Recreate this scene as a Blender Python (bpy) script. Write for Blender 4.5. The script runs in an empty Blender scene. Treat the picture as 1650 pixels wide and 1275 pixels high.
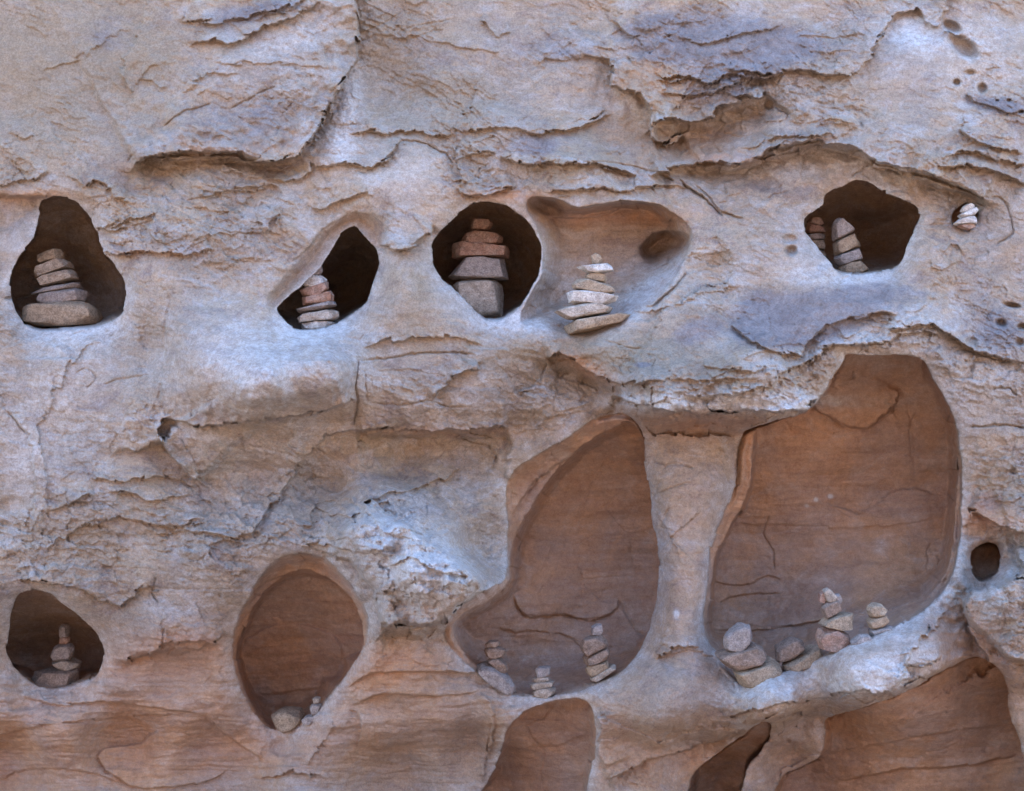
import bpy, math, random
import numpy as np
from mathutils import Vector, noise as mnoise

# ------------------------------------------------------------------ camera, light, exposure
S = 0.002            # metres per photograph pixel on the face of the cliff
DC = 2000.0          # camera distance in the same unit
CX, CY = 825.0, 637.5
ZC = 1.75
sc = bpy.context.scene
col = sc.collection
cam_d = bpy.data.cameras.new('camera')
cam = bpy.data.objects.new('camera', cam_d)
col.objects.link(cam)
cam.location = (0, -DC * S, ZC)
cam.rotation_euler = (math.radians(90), 0, 0)
cam_d.sensor_width = 36.0
cam_d.lens = 36.0 * DC / 1650.0
cam_d.clip_end = 300
cam_d.clip_start = 0.05
sc.camera = cam

SUN_EL, SUN_AZ = 63.0, 12.0        # the sun stands behind the cliff; the face is in open shade
w = bpy.data.worlds.new('World')
sc.world = w
w.use_nodes = True
nt = w.node_tree
bg = nt.nodes['Background']
sky = nt.nodes.new('ShaderNodeTexSky')
sky.sky_type = 'NISHITA'
sky.sun_disc = False
sky.sun_elevation = math.radians(SUN_EL)
sky.sun_rotation = math.radians(SUN_AZ)
sky.altitude = 1300
sky.dust_density = 0.4
sky.ozone_density = 2.3
nt.links.new(sky.outputs[0], bg.inputs[0])
bg.inputs[1].default_value = 0.15
sd = bpy.data.lights.new('sun', 'SUN')
sun = bpy.data.objects.new('sun', sd)
col.objects.link(sun)
sd.energy = 2.25
sd.angle = math.radians(0.5)
sd.color = (1.0, 0.94, 0.86)
el, az = math.radians(SUN_EL), math.radians(SUN_AZ)
sdir = Vector((math.sin(az) * math.cos(el), math.cos(az) * math.cos(el), math.sin(el)))
sun.rotation_euler = sdir.to_track_quat('Z', 'Y').to_euler()
sc.view_settings.view_transform = 'Standard'
sc.view_settings.look = 'None'
sc.view_settings.gamma = 1.0
sc.view_settings.use_curve_mapping = False
sc.view_settings.exposure = 3.08
sc.cycles.max_bounces = 10
sc.cycles.diffuse_bounces = 6
sc.cycles.sample_clamp_indirect = 4.0

# ------------------------------------------------------------------ numpy noise
_tab = {}
def pnoise(x, y, seed):
    if seed not in _tab:
        r = np.random.RandomState(seed)
        a = r.rand(256, 256) * 2 * np.pi
        _tab[seed] = (np.cos(a).astype(np.float32), np.sin(a).astype(np.float32))
    gx, gy = _tab[seed]
    xi = np.floor(x).astype(np.int32); yi = np.floor(y).astype(np.int32)
    xf = (x - xi).astype(np.float32); yf = (y - yi).astype(np.float32)
    u = xf * xf * xf * (xf * (xf * 6 - 15) + 10); v = yf * yf * yf * (yf * (yf * 6 - 15) + 10)
    def g(i, j):
        a = (xi + i) & 255; b = (yi + j) & 255
        return gx[a, b] * (xf - i) + gy[a, b] * (yf - j)
    n0 = g(0, 0) * (1 - u) + g(1, 0) * u
    n1 = g(0, 1) * (1 - u) + g(1, 1) * u
    return (n0 * (1 - v) + n1 * v) * 1.5

def fbm(x, y, seed, octv=4, gain=0.5, ridged=False):
    t = 0; a = 1.0; n = 0
    for o in range(octv):
        f = pnoise(x * 2 ** o + 17.3 * o, y * 2 ** o - 9.1 * o, seed + o)
        if ridged: f = 1 - 2 * np.abs(f)
        t = t + a * f; n += a; a *= gain
    return t / n

def rot(x, y, deg):
    c, s = math.cos(math.radians(deg)), math.sin(math.radians(deg))
    return x * c + y * s, -x * s + y * c

def facets(x, y, seed, slope=0.5):
    """tilted planes over jittered cells: broken, angular rock"""
    r = np.random.RandomState(seed)
    jx = r.rand(128, 128); jy = r.rand(128, 128); hh = r.rand(128, 128)
    sx = (r.rand(128, 128) - .5) * 2; sy = (r.rand(128, 128) - .5) * 2
    xi = np.floor(x).astype(int); yi = np.floor(y).astype(int)
    best = np.full(x.shape, 9e9); out = np.zeros(x.shape)
    for i in (-1, 0, 1):
        for j in (-1, 0, 1):
            a = (xi + i) & 127; b = (yi + j) & 127
            dx = x - (xi + i + jx[a, b]); dy = y - (yi + j + jy[a, b])
            d = dx * dx + dy * dy
            m = d < best
            best = np.where(m, d, best)
            out = np.where(m, hh[a, b] + slope * (sx[a, b] * dx + sy[a, b] * dy), out)
    return out

def sstep(a, b, x):
    t = np.clip((x - a) / (b - a), 0, 1)
    return t * t * (3 - 2 * t)

def catmull(P, k=5, closed=True):
    P = np.array(P, float); n = len(P); out = []
    rng = range(n) if closed else range(n - 1)
    for i in rng:
        if closed:
            p0, p1, p2, p3 = P[i - 1], P[i], P[(i + 1) % n], P[(i + 2) % n]
        else:
            p0, p1, p2, p3 = P[max(i - 1, 0)], P[i], P[i + 1], P[min(i + 2, n - 1)]
        for t in np.arange(k) / k:
            out.append(.5 * ((2 * p1) + (-p0 + p2) * t + (2 * p0 - 5 * p1 + 4 * p2 - p3) * t * t + (-p0 + 3 * p1 - 3 * p2 + p3) * t ** 3))
    if not closed: out.append(P[-1])
    return np.array(out)

def seg_dist(P, X, Y, closed):
    """unsigned distance, signed side of the nearest segment, position 0..1 along the line"""
    n = len(P); m = n if closed else n - 1
    L = np.hypot(*(np.roll(P, -1, 0) - P).T)[:m]; cum = np.concatenate([[0], np.cumsum(L)]); tot = cum[-1]
    best = np.full(X.shape, 9e9); side = np.zeros(X.shape); along = np.zeros(X.shape)
    for i in range(m):
        ax, ay = P[i]; bx, by = P[(i + 1) % n]
        dx, dy = bx - ax, by - ay; l2 = dx * dx + dy * dy + 1e-9
        t = np.clip(((X - ax) * dx + (Y - ay) * dy) / l2, 0, 1)
        d = np.hypot(X - ax - t * dx, Y - ay - t * dy)
        cr = dy * (X - ax) - dx * (Y - ay)
        mm = d < best
        best = np.where(mm, d, best); side = np.where(mm, cr, side)
        along = np.where(mm, (cum[i] + t * L[i]) / tot, along)
    return best, side, along

def inside(P, X, Y):
    c = np.zeros(X.shape, bool); n = len(P)
    for i in range(n):
        ax, ay = P[i - 1]; bx, by = P[i]
        if ay == by: continue
        m = ((ay > Y) != (by > Y)) & (X < (bx - ax) * (Y - ay) / (by - ay) + ax)
        c ^= m
    return c

def boxblur(a, r):
    for ax in (0, 1):
        p = np.concatenate([np.repeat(a.take([0], ax), r, ax), a, np.repeat(a.take([-1], ax), r, ax)], ax)
        c = np.cumsum(p, ax, dtype=np.float64)
        z = np.zeros_like(c.take([0], ax))
        c = np.concatenate([z, c], ax)
        k = 2 * r + 1; n = a.shape[ax]
        a = (c.take(range(k, k + n), ax) - c.take(range(0, n), ax)) / k
    return a

# ------------------------------------------------------------------ the sampling lattice of the cliff
STEP = 1.5
fx = np.arange(-50, 1700 + STEP, STEP); fy = np.arange(-50, 1325 + STEP, STEP)
g = np.cumsum(2.0 * 1.17 ** np.arange(38)) ; g = g[g < 4600]
gl = np.cumsum(2.0 * 1.17 ** np.arange(38)); gl = gl[gl < 2600]
xs = np.concatenate([fx[0] - g[::-1], fx, fx[-1] + g])
down = (ZC / S) - (1325 - CY) - 2
gd = np.cumsum(2.0 * 1.3 ** np.arange(10)); gd = gd[gd < down - 10]
ys = np.concatenate([fy[0] - gl[::-1], fy, fy[-1] + gd, [fy[-1] + down + 60]])
X, Y = np.meshgrid(xs, ys)                       # rows: y (down), columns: x
NY, NX = X.shape
WX = X + 5.0 * fbm(X / 46, Y / 46, 11, 3) + 1.6 * fbm(X / 9, Y / 9, 21, 2)
WY = Y + 5.0 * fbm(X / 46, Y / 46, 31, 3) + 1.6 * fbm(X / 9, Y / 9, 41, 2)
SX = X + 2.2 * fbm(X / 40, Y / 40, 51, 2) + .5 * fbm(X / 9, Y / 9, 61, 2)      # gentler warp: cave mouths
SY = Y + 2.2 * fbm(X / 40, Y / 40, 71, 2) + .5 * fbm(X / 9, Y / 9, 81, 2)

_f1 = facets(WX / 30, WY / 18, 7, .9); _f2 = facets(WX / 11 + 40, WY / 8, 8, .9)
JX = WX + 5 * (_f1 - .5) + 2 * (_f2 - .5); JY = WY + 5 * (_f1 - .5) + 2.5 * (_f2 - .5)
HM = .62 + .9 * np.clip(.5 + .9 * fbm(X / 38, Y / 38, 401, 3), 0, 1.2)

def window(P, pad):
    x0, y0 = P.min(0) - pad; x1, y1 = P.max(0) + pad
    i0, i1 = np.searchsorted(ys, [y0, y1]); j0, j1 = np.searchsorted(xs, [x0, x1])
    return slice(max(i0, 0), max(i1, 1)), slice(max(j0, 0), max(j1, 1))

def blob(cx, cy, rx, ry, deg=0, p=1.0):
    x, y = rot(X - cx, Y - cy, deg)
    return np.exp(-((x / rx) ** 2 + (y / ry) ** 2) ** p)

_r1 = facets(WX / 26, WY / 20, 9, .9)
SX = SX + 2.0 * (_r1 - .5); SY = SY + 2.0 * (facets(WX / 24, WY / 18, 10, .9) - .5)
# ---------------- slow relief of the face (positive = further in)
CTRL = [  # x, y, depth
 (0,0,42),(200,0,44),(400,0,38),(560,0,42),(650,0,56),(800,0,54),(950,0,60),(1100,0,44),(1300,0,52),(1450,0,62),(1650,0,66),
 (0,150,36),(200,150,36),(400,150,26),(520,150,30),(620,120,56),(800,130,48),(950,130,38),(1000,220,40),(1150,120,28),(1130,220,40),(1300,150,30),(1450,120,36),(1600,120,44),
 (0,260,26),(100,300,18),(250,300,20),(400,300,20),(520,290,22),(650,280,16),(800,240,26),(950,285,10),(1080,290,20),(1200,310,22),(1300,290,24),(1450,270,14),(1600,220,22),(1600,320,24),
 (0,550,16),(220,440,14),(300,330,8),(350,420,10),(440,380,6),(640,450,6),(660,380,10),(620,520,0),(720,520,2),(850,540,2),(1000,560,-6),(1150,430,14),(1200,450,10),(1130,520,-6),(1500,430,10),(1560,450,16),(1640,450,26),
 (0,700,10),(120,620,8),(220,560,14),(330,560,-28),(420,620,-40),(520,600,-34),(650,610,0),(760,620,4),(860,640,16),(930,640,22),(1050,630,-42),(1200,600,-40),(1350,540,-14),(1480,540,-14),(1600,600,-6),
 (0,830,14),(150,800,0),(250,720,6),(330,735,-6),(350,800,16),(430,720,4),(420,780,26),(520,700,18),(520,780,40),(650,740,44),(760,740,46),(790,880,46),(840,700,40),
 (1100,720,48),(1100,850,44),(1100,950,38),(1090,1020,30),(1620,700,4),(1600,800,18),(1640,830,0),
 (0,920,6),(120,910,4),(250,900,6),(350,880,-6),(450,860,-10),(600,860,-30),(680,930,-56),(740,940,-50),(640,980,-10),(620,820,0),
 (250,1000,20),(310,1010,22),(210,1060,36),(290,1100,46),(0,1130,40),(100,1150,38),(200,1200,84),(350,1230,90),(0,1240,105),(650,1080,20),(620,1150,40),(720,1130,30),(640,1250,92),(760,1220,80),
 (840,1150,24),(1000,1120,8),(1060,1150,-2),(1020,1220,30),(1100,1230,40),(1250,1130,-48),(1400,1080,-60),(1480,1050,-50),(1560,1000,-20),(1620,960,-40),(1640,1040,-30),(1600,1040,-14),(1640,1150,0),(1300,1170,30),(1280,1230,60),
]
C = np.array(CTRL, float)
def slow(Xa, Ya):
    Xc = np.clip(Xa, -60, 1710); Yc = np.clip(Ya, -60, 1335)
    num = 0; den = 0
    for cx, cy, d in C:
        q = (Xc - cx) ** 2 + (Yc - cy) ** 2
        wgt = 1.0 / (q + 900.0) ** 1.6
        num = num + wgt * d; den = den + wgt
    return num / den
D = 2.7 * slow(WX, WY)
D = D + np.where(Y < -50, np.clip((-50 - Y), 0, 4000) * 0.10, 0)
out_m = sstep(0, 300, np.maximum(np.maximum(-60 - X, X - 1710), np.maximum(-60 - Y, Y - 1335)))
D = D + out_m * (90 * fbm(X / 700, Y / 500, 5, 4))

# ---------------- masks of roughness and layering
rough = 0.42 + 0.75 * fbm(X / 150, Y / 110, 91, 3)
for b in [(680,920,100,90,0,.35),(1200,130,170,60,0,.5),(1250,620,300,40,-8,.7),(1500,600,160,60,0,.6),(1640,780,60,60,0,.5),(1630,980,60,70,0,.9),
          (250,880,280,70,0,.45),(300,330,220,60,0,.35),(760,270,60,70,0,.7),(450,800,120,80,0,.3),(880,640,70,50,0,.5),(560,880,120,50,0,.5)]:
    rough = rough + b[5] * blob(*b[:5])
for b in [(400,600,170,80,0,.3),(130,60,160,60,0,.2),(650,480,90,60,0,.2),(80,120,200,110,0,.3),(1460,80,60,60,0,.35),(1560,80,90,70,0,.3),(1130,230,90,50,0,.5),(720,120,140,90,0,.15),(1300,380,90,90,0,.2),
          (650,740,130,60,0,.45),(250,1180,320,110,0,.6),(700,1180,220,120,0,.6),(1100,850,60,240,0,.55),(1050,1160,150,90,0,.35),(1370,1080,170,45,-18,.45),(20,400,60,70,0,.6)]:
    rough = rough - b[5] * blob(*b[:5])
rough = np.clip(rough, .06, 1.4)
rim_m = np.zeros_like(D); cave_m = np.zeros_like(D)          # how far inside a hollow a point lies

D = D - 85 * blob(1110, 860, 60, 280, 0, 1.4) - 60 * blob(430, 610, 150, 62, -4, 1.3) - 36 * blob(1060, 1130, 95, 80, -20) - 34 * blob(650, 1060, 70, 60) - 30 * blob(270, 1010, 70, 70) - 34 * blob(650, 470, 34, 70) - 30 * blob(260, 440, 50, 90) - 26 * blob(620, 300, 90, 40)
# ---------------- hollows
caves = []
def cave(P, depth, wall=6, lip=14, lipd=7, floor=None, ceil=None, left=None, right=None, smooth=True, stain=1.0, bowl=0.25):
    caves.append((P, depth, wall, lip, lipd, floor, ceil, left, right, smooth, stain, bowl))
cave([(-40,300),(0,312),(50,316),(84,319),(72,345),(62,372),(40,405),(22,435),(0,470),(-40,480)], 42, wall=26, lip=6, lipd=2, ceil=7, left=60, right=34, floor=90, stain=.1)
cave([(84,319),(106,318),(133,336),(156,372),(163,400),(185,425),(200,455),(202,482),(195,505),(175,521),(130,531),(75,534),(45,526),(25,500),(17,465),(22,430),(40,402),(57,376),(64,350),(66,328)], 360, wall=14, lip=34, lipd=18, floor=20, stain=.3, bowl=.4)
cave([(545,352),(575,340),(600,345),(618,368),(618,400),(600,400),(575,368),(545,385),(515,430),(470,472),(440,500),(430,480),(470,430),(520,372)], 36, wall=22, lip=10, lipd=3, stain=.2)
cave([(575,366),(590,383),(605,402),(610,422),(606,443),(598,466),(585,490),(565,508),(545,520),(515,531),(495,533),(478,530),(462,520),(450,503),(453,491),(475,470),(503,445),(520,425),(535,400),(550,378),(564,368)], 480, wall=10, lip=38, lipd=22, stain=.2, bowl=.4)
cave([(858,318),(900,320),(930,333),(980,325),(1040,325),(1080,338),(1105,362),(1114,385),(1100,425),(1080,458),(1050,490),(1020,512),(985,532),(940,542),(890,532),(840,520),(852,480),(872,440),(874,400),(862,360),(848,335)], 150, wall=30, lip=16, lipd=8, ceil=16, floor=70, left=40, right=60, stain=.3, bowl=.15)
cave([(775,324),(797,328),(820,336),(845,352),(862,375),(872,400),(870,430),(860,455),(847,480),(832,500),(812,513),(782,513),(765,498),(740,476),(715,452),(700,430),(697,402),(705,380),(725,358),(750,335)], 480, wall=10, lip=38, lipd=20, stain=.35, bowl=.4)
cave([(1038,388),(1060,374),(1090,372),(1112,384),(1104,402),(1085,420),(1060,428),(1040,425),(1031,406)], 90, wall=16, lip=10, lipd=5, floor=26, stain=.5)
cave([(1380,292),(1402,295),(1430,312),(1455,322),(1478,335),(1480,352),(1470,375),(1463,395),(1455,417),(1440,433),(1400,441),(1355,441),(1340,427),(1320,402),(1300,377),(1296,357),(1305,345),(1325,332),(1330,318),(1350,303)], 420, wall=10, lip=34, lipd=16, stain=.5, bowl=.4)
cave([(1535,345),(1545,333),(1558,328),(1571,330),(1577,345),(1574,360),(1560,371),(1547,369),(1536,360)], 110, wall=5, lip=10, lipd=4)
cave([(45,953),(75,955),(97,968),(122,990),(150,1014),(163,1035),(167,1060),(160,1080),(140,1098),(100,1108),(65,1107),(35,1087),(14,1057),(12,1035),(18,990),(28,962)], 300, wall=4, lip=46, lipd=26, floor=26, stain=.4, bowl=.2)
cave([(462,894),(510,894),(545,915),(572,950),(590,980),(596,1008),(586,1045),(562,1082),(532,1122),(500,1158),(472,1175),(445,1178),(422,1165),(397,1130),(379,1087),(374,1045),(385,990),(410,945),(438,908)], 100, wall=5, lip=46, lipd=28, floor=14, left=20, ceil=30, right=12, bowl=.1)
cave([(468,922),(510,922),(546,944),(572,975),(586,1010),(580,1050),(558,1085),(530,1120),(498,1154),(470,1171),(445,1173),(424,1160),(400,1125),(384,1082),(381,1045),(397,1005),(424,955)], 200, wall=5, lip=5, lipd=2, floor=50, left=12, ceil=14, bowl=.3)
cave([(985,666),(1012,668),(1032,690),(1038,720),(1040,760),(1048,795),(1053,850),(1062,900),(1058,960),(1048,1003),(1030,1050),(1000,1085),(960,1106),(905,1121),(860,1124),(822,1120),(790,1102),(752,1072),(727,1047),(715,1025),(722,1000),(742,978),(768,960),(795,945),(814,925),(818,850),(814,795),(828,758),(870,730),(920,700),(955,676)], 120, wall=4, lip=30, lipd=18, floor=24, left=36, ceil=40, smooth=True, bowl=.2)
cave([(985,692),(1012,680),(1034,720),(1041,790),(1054,880),(1057,950),(1047,1005),(1028,1050),(1000,1083),(960,1102),(905,1114),(860,1116),(822,1108),(792,1090),(757,1062),(737,1035),(732,1010),(752,987),(790,967),(818,942),(824,890),(848,830),(892,765),(940,718)], 190, wall=5, lip=5, lipd=2, floor=60, left=22, ceil=16, bowl=.25)
cave([(1366,570),(1400,573),(1480,574),(1502,605),(1526,650),(1545,700),(1550,765),(1549,850),(1538,915),(1520,952),(1480,990),(1420,1022),(1350,1051),(1280,1078),(1212,1103),(1186,1099),(1157,1053),(1135,1020),(1137,960),(1141,900),(1152,860),(1174,812),(1186,770),(1194,704),(1220,688),(1295,664),(1318,643),(1343,605),(1358,583)], 120, wall=4, lip=26, lipd=14, floor=14, left=16, right=6, bowl=.1)
cave([(1368,574),(1400,577),(1477,578),(1498,607),(1521,652),(1540,702),(1542,765),(1538,850),(1526,914),(1508,945),(1473,982),(1415,1014),(1345,1044),(1278,1071),(1213,1096),(1190,1093),(1163,1050),(1142,1018),(1145,960),(1152,900),(1172,862),(1197,815),(1210,772),(1216,706),(1236,694),(1300,669),(1324,646),(1348,608),(1361,588)], 220, wall=5, lip=4, lipd=2, floor=56, right=18, left=10, bowl=.25)
cave([(1560,880),(1590,868),(1612,872),(1628,888),(1630,915),(1600,945),(1575,955),(1555,935)], 26, wall=18, lip=10, lipd=3, stain=.5)
cave([(1590,875),(1606,880),(1612,903),(1605,925),(1582,938),(1568,925),(1564,900),(1573,882)], 170, wall=6, lip=20, lipd=12)
cave([(925,1126),(945,1130),(956,1150),(961,1190),(955,1230),(940,1300),(930,1360),(730,1360),(765,1290),(790,1255),(810,1205),(820,1172),(850,1146),(890,1130)], 190, wall=4, lip=24, lipd=14, left=14, right=12, bowl=.25)
cave([(1335,1158),(1400,1137),(1470,1110),(1530,1075),(1580,1060),(1610,1080),(1622,1110),(1625,1150),(1645,1200),(1655,1290),(1660,1380),(1200,1380),(1240,1290),(1262,1250),(1295,1235),(1325,1215),(1328,1180)], 250, wall=4, lip=18, lipd=12, left=16, bowl=.2)
cave([(1195,1188),(1215,1170),(1240,1165),(1237,1190),(1222,1215),(1202,1240),(1192,1290),(1180,1350),(1080,1350),(1105,1290),(1120,1245),(1142,1225),(1162,1210)], 260, wall=5, lip=10, lipd=8, left=14)
PITS = [(1275,404,9,8,0,22),(1272,386,11,7,0,12),(1533,43,15,8,25,22),(1553,76,24,13,35,34),(1541,133,6,5,0,16),(1582,143,8,8,0,18),(1562,117,8,4,0,8),(1240,168,8,9,0,16),
        (1630,492,13,4,10,20),(1613,521,9,6,15,20),(1646,527,8,5,0,20),(1566,551,9,7,0,18),(1642,552,7,6,0,16),(1540,541,14,7,-10,8),(1607,162,3,2,0,8),(1625,162,4,3,0,8),(1645,180,5,3,0,8),
        (1225,133,4,3,0,8),(1627,566,5,4,0,8),(1270,1194,4,4,0,12),(460,1205,24,15,0,14),(30,1137,16,10,0,8),(20,815,22,14,0,10),(355,960,3,3,0,4),(1150,210,12,6,0,5)]

mouth_sd = np.full_like(D, -999.0)
OX = np.zeros_like(D); OY = np.zeros_like(D)      # hollows open out sideways behind their rims
for (P, depth, wall, lip, lipd, fl, ce, le, ri, smooth, stain, bowl) in caves:
    Q = catmull(P, 4) if smooth else np.array(P, float)
    wi = window(Q, max(lip, 20) + 10)
    x, y = SX[wi], SY[wi]
    if x.size == 0: continue
    d, _, _ = seg_dist(Q, x, y, True)
    s = np.where(inside(Q, x, y), d, -d)
    # direction of the nearest rim -> how steep that side is
    sb = boxblur(s, 5)
    gy_ = np.gradient(sb, axis=0) / STEP; gx_ = np.gradient(sb, axis=1) / STEP
    nn = np.hypot(gx_, gy_) + 1e-6; gx_ /= nn; gy_ /= nn
    def c2(v): return np.clip(v, 0, 1) ** 2
    wd = (c2(-gy_) * (fl or wall) + c2(gy_) * (ce or wall) + c2(gx_) * (le or wall) + c2(-gx_) * (ri or wall))
    wd = boxblur(wd, 4)
    t = np.clip(s / wd, 0, 1)
    prof = 1 - (1 - t) ** 1.7
    rad = max(s.max(), 1)
    if depth >= 180:
        y0_, y1_ = Q[:, 1].min(), Q[:, 1].max(); v_ = np.clip((y - y0_) / (y1_ - y0_), 0, 1)
        depth = depth * (1 - .45 * (np.clip(.70 - v_, 0, 1) / .70) ** 1.6 - .25 * (np.clip(v_ - .70, 0, 1) / .30) ** 2)
    bm_ = boxblur(c2(-gy_), 4); sdm = boxblur(gx_ ** 2, 4); le_ = lip * (.4 + 1.6 * bm_ + .7 * sdm); ld_ = lipd * (.4 + 2.4 * bm_ + 1.0 * sdm)
    lipf = np.clip((s + le_) / le_, 0, 1)
    lipterm = ld_ * np.where(s < 0, lipf ** 2, 1)
    body = np.where(s > 0, (depth - ld_) * (prof * (1 - bowl) + bowl * np.sqrt(np.clip(s / rad, 0, 1)) * prof), 0)
    D[wi] += lipterm + body
    if np.max(depth) > 100:
        E = (14 if np.max(depth) >= 180 else 8)
        keep = np.clip(1 - 1.6 * boxblur(c2(-gy_), 3), 0, 1)
        for g0, v0 in ((gx_, le), (-gx_, ri), (gy_, ce)):
            if v0: keep = keep * (1 - .8 * boxblur(c2(g0), 3))
        amt = E * sstep(0, 4, s) * np.exp(-np.clip(s - 4, 0, None) / 22) * keep * sstep(0, 12, rad - s)
        OX[wi] -= boxblur(gx_, 2) * amt; OY[wi] -= boxblur(gy_, 2) * amt
    mk = sstep(-1, 8, s)
    k = (1 - .8 * sstep(-min(lip * .9, 36), 0, s))
    rough[wi] *= k
    rim_m[wi] = np.maximum(rim_m[wi], np.where(s < 1, np.exp(-(s / (le_ * .38)) ** 2), 0) * (.35 + .65 * np.clip(bm_ + .6 * sdm, 0, 1)) * (1 if lip >= 24 else 0))
    vv = np.clip((y - Q[:, 1].min()) / (np.ptp(Q[:, 1]) + 1), 0, 1)
    cave_m[wi] = np.maximum(cave_m[wi], mk * stain * (1 - .45 * vv ** 3))  # orange eases off toward the floor, painting in the greyer light there
    if np.max(depth) > 50: mouth_sd[wi] = np.maximum(mouth_sd[wi], s)
for cx, cy, rx, ry, a, dp in PITS:
    b = blob(cx, cy, rx, ry, a, 2.2)
    D += dp * b
    rough *= 1 - .6 * b
deep = np.clip(sstep(0, 12, mouth_sd), 0, 1)

# ---------------- explicit ledges, flakes and cracks read off the face
def ledge(P, h, fade=40, under=0, f2=30, wd=2.2, taper=.12, warp=True, sm=False):
    Q = np.array(P, float)
    if sm: Q = catmull(Q, 4, False)
    wi = window(Q, max(fade, f2) * 3 + 10)
    x, y = (JX[wi], JY[wi]) if warp and not sm else (SX[wi], SY[wi])
    if x.size == 0: return
    d, sd_, al = seg_dist(Q, x, y, False)
    sg = np.where(sd_ > 0, d, -d)
    tp = sstep(0, taper, al) * sstep(0, taper, 1 - al)
    up = sstep(-wd * .5, wd * .5, sg)
    h = h * 2.1; under = under * 1.9
    e = up * -h * np.exp(-np.clip(sg, 0, None) / fade) + (1 - up) * under * np.exp(np.clip(sg, None, 0) / f2)
    D[wi] += e * tp * HM[wi] * (1 - .35 * deep[wi])

def crack(P, dep, wd=2.2, sm=False):
    Q = np.array(P, float)
    if sm: Q = catmull(Q, 4, False)
    wi = window(Q, wd * 4 + 12)
    x, y = WX[wi], WY[wi]
    if x.size == 0: return
    d, _, al = seg_dist(Q, x, y, False)
    w_ = wd * (.6 + .6 * np.abs(fbm(x / 14, y / 14, 77, 2)))
    D[wi] += (1.7 - .7 * deep[wi]) * dep * np.exp(-(d / w_) ** 2) * sstep(0, .1, al) * sstep(0, .1, 1 - al)

def flake(P, h, wd=3, inner=0.0, sm=True):
    Q = catmull(P, 4) if sm else np.array(P, float)
    wi = window(Q, wd + 8)
    x, y = SX[wi], SY[wi]
    d, _, _ = seg_dist(Q, x, y, True)
    s = np.where(inside(Q, x, y), d, -d)
    D[wi] -= h * sstep(-wd * .5, wd * .5, s) * (1 - inner * sstep(0, s.max(), s))

def overhang(P, dep, ramp_, fade):
    P = np.array(P, float)
    wi = window(P, fade * 3 + 20)
    x, y = WX[wi] + 5 * (_f1[wi] - .5), WY[wi] + 7 * (_f1[wi] - .5)
    if x.size == 0: return
    v = y - np.interp(x, P[:, 0], P[:, 1])
    tw = min(80, .3 * np.ptp(P[:, 0])); xt = sstep(P[0, 0] - tw * .3, P[0, 0] + tw * .7, x) * sstep(P[-1, 0] + tw * .3, P[-1, 0] - tw * .7, x)
    D[wi] += dep * np.clip(v / ramp_, 0, 1) * np.exp(-np.clip(v - ramp_, 0, None) / fade) * xt * (1 - deep[wi])
overhang([(960,636),(1010,656),(1050,660),(1130,670),(1240,664),(1318,650)], 95, 34, 330)
overhang([(250,692),(350,690),(430,678),(500,674),(600,645)], 45, 80, 80)
overhang([(1070,1176),(1200,1162),(1330,1130),(1440,1110),(1500,1078),(1570,1050)], 60, 26, 110)
overhang([(566,692),(700,697),(830,692)], 32, 12, 80)
overhang([(600,1014),(680,1010),(720,1006),(740,986),(800,950)], 55, 18, 60)
overhang([(205,268),(240,252),(345,246),(395,250),(440,259),(490,252)], 36, 10, 45)
overhang([(1110,268),(1182,266),(1240,250),(1320,228),(1380,242),(1450,274),(1600,324)], 34, 10, 80)
overhang([(870,575),(930,584),(958,602),(1000,616),(1060,612)], 40, 22, 55)
overhang([(1040,200),(1108,198),(1150,190),(1182,168),(1250,150)], 40, 22, 90)
overhang([(180,1064),(260,1045),(355,1036)], 26, 10, 70)
overhang([(1545,830),(1620,852),(1670,860)], 40, 24, 50)
# upper left slab
ledge([(212,266),(240,251),(290,243),(345,244),(392,247),(395,257),(440,259),(478,252),(500,225),(520,185),(545,140),(572,100),(578,50),(576,-20)], 17, 90, 12, 26, taper=.02)
crack([(215,264),(250,253),(300,247),(350,248),(390,250)], 13, 4)
ledge([(238,-10),(215,70),(193,122),(212,147),(225,150)], 4, 40)
ledge([(285,30),(305,34),(350,36),(400,26),(440,18),(500,-5)], 5, 20, 3, 12)
ledge([(300,78),(345,62),(365,70),(390,64),(430,42),(490,15),(520,0)], 7, 26, 4, 30)
crack([(258,205),(300,180),(342,163)], 3.5, 1.8); crack([(368,176),(420,150),(448,138)], 3.5, 1.8); crack([(200,262),(230,240),(262,222)], 2, 1.6)
ledge([(286,150),(320,130),(345,115),(385,116)], 3, 16); ledge([(222,126),(245,132),(262,148)], 3, 14); ledge([(330,98),(380,104),(450,104),(540,108)], 2.5, 20)
ledge([(40,40),(60,46),(70,60)], 2, 12); ledge([(60,115),(120,100),(170,60),(215,40)], 1.8, 18); ledge([(10,215),(40,225),(70,215)], 2, 14)
# belt under it
ledge([(0,238),(15,248),(28,270),(50,280)], 4, 16); ledge([(-10,300),(20,298),(60,285),(82,278)], 4, 20, 2, 10)
ledge([(105,285),(125,292),(135,305)], 3, 12); ledge([(138,300),(155,292),(175,300),(185,320),(210,322)], 5, 18, 2)
ledge([(150,372),(200,356),(235,352),(262,340)], 4, 18, 2); ledge([(160,402),(185,412),(240,404),(300,412),(350,400)], 8, 16, 4, 12)
ledge([(158,365),(175,372),(205,366)], 5, 10, 3, 6); ledge([(232,362),(248,384),(262,388)], 6, 22, 2)
ledge([(318,322),(345,308),(400,306),(445,302),(460,318)], 5, 20, 3, 14); ledge([(355,275),(375,278),(390,282),(400,290)], 5, 12, 2)
ledge([(430,290),(465,293),(495,285),(508,262)], 5, 16, 3); ledge([(500,335),(520,335),(550,322),(600,312)], 5, 18, 3)
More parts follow.
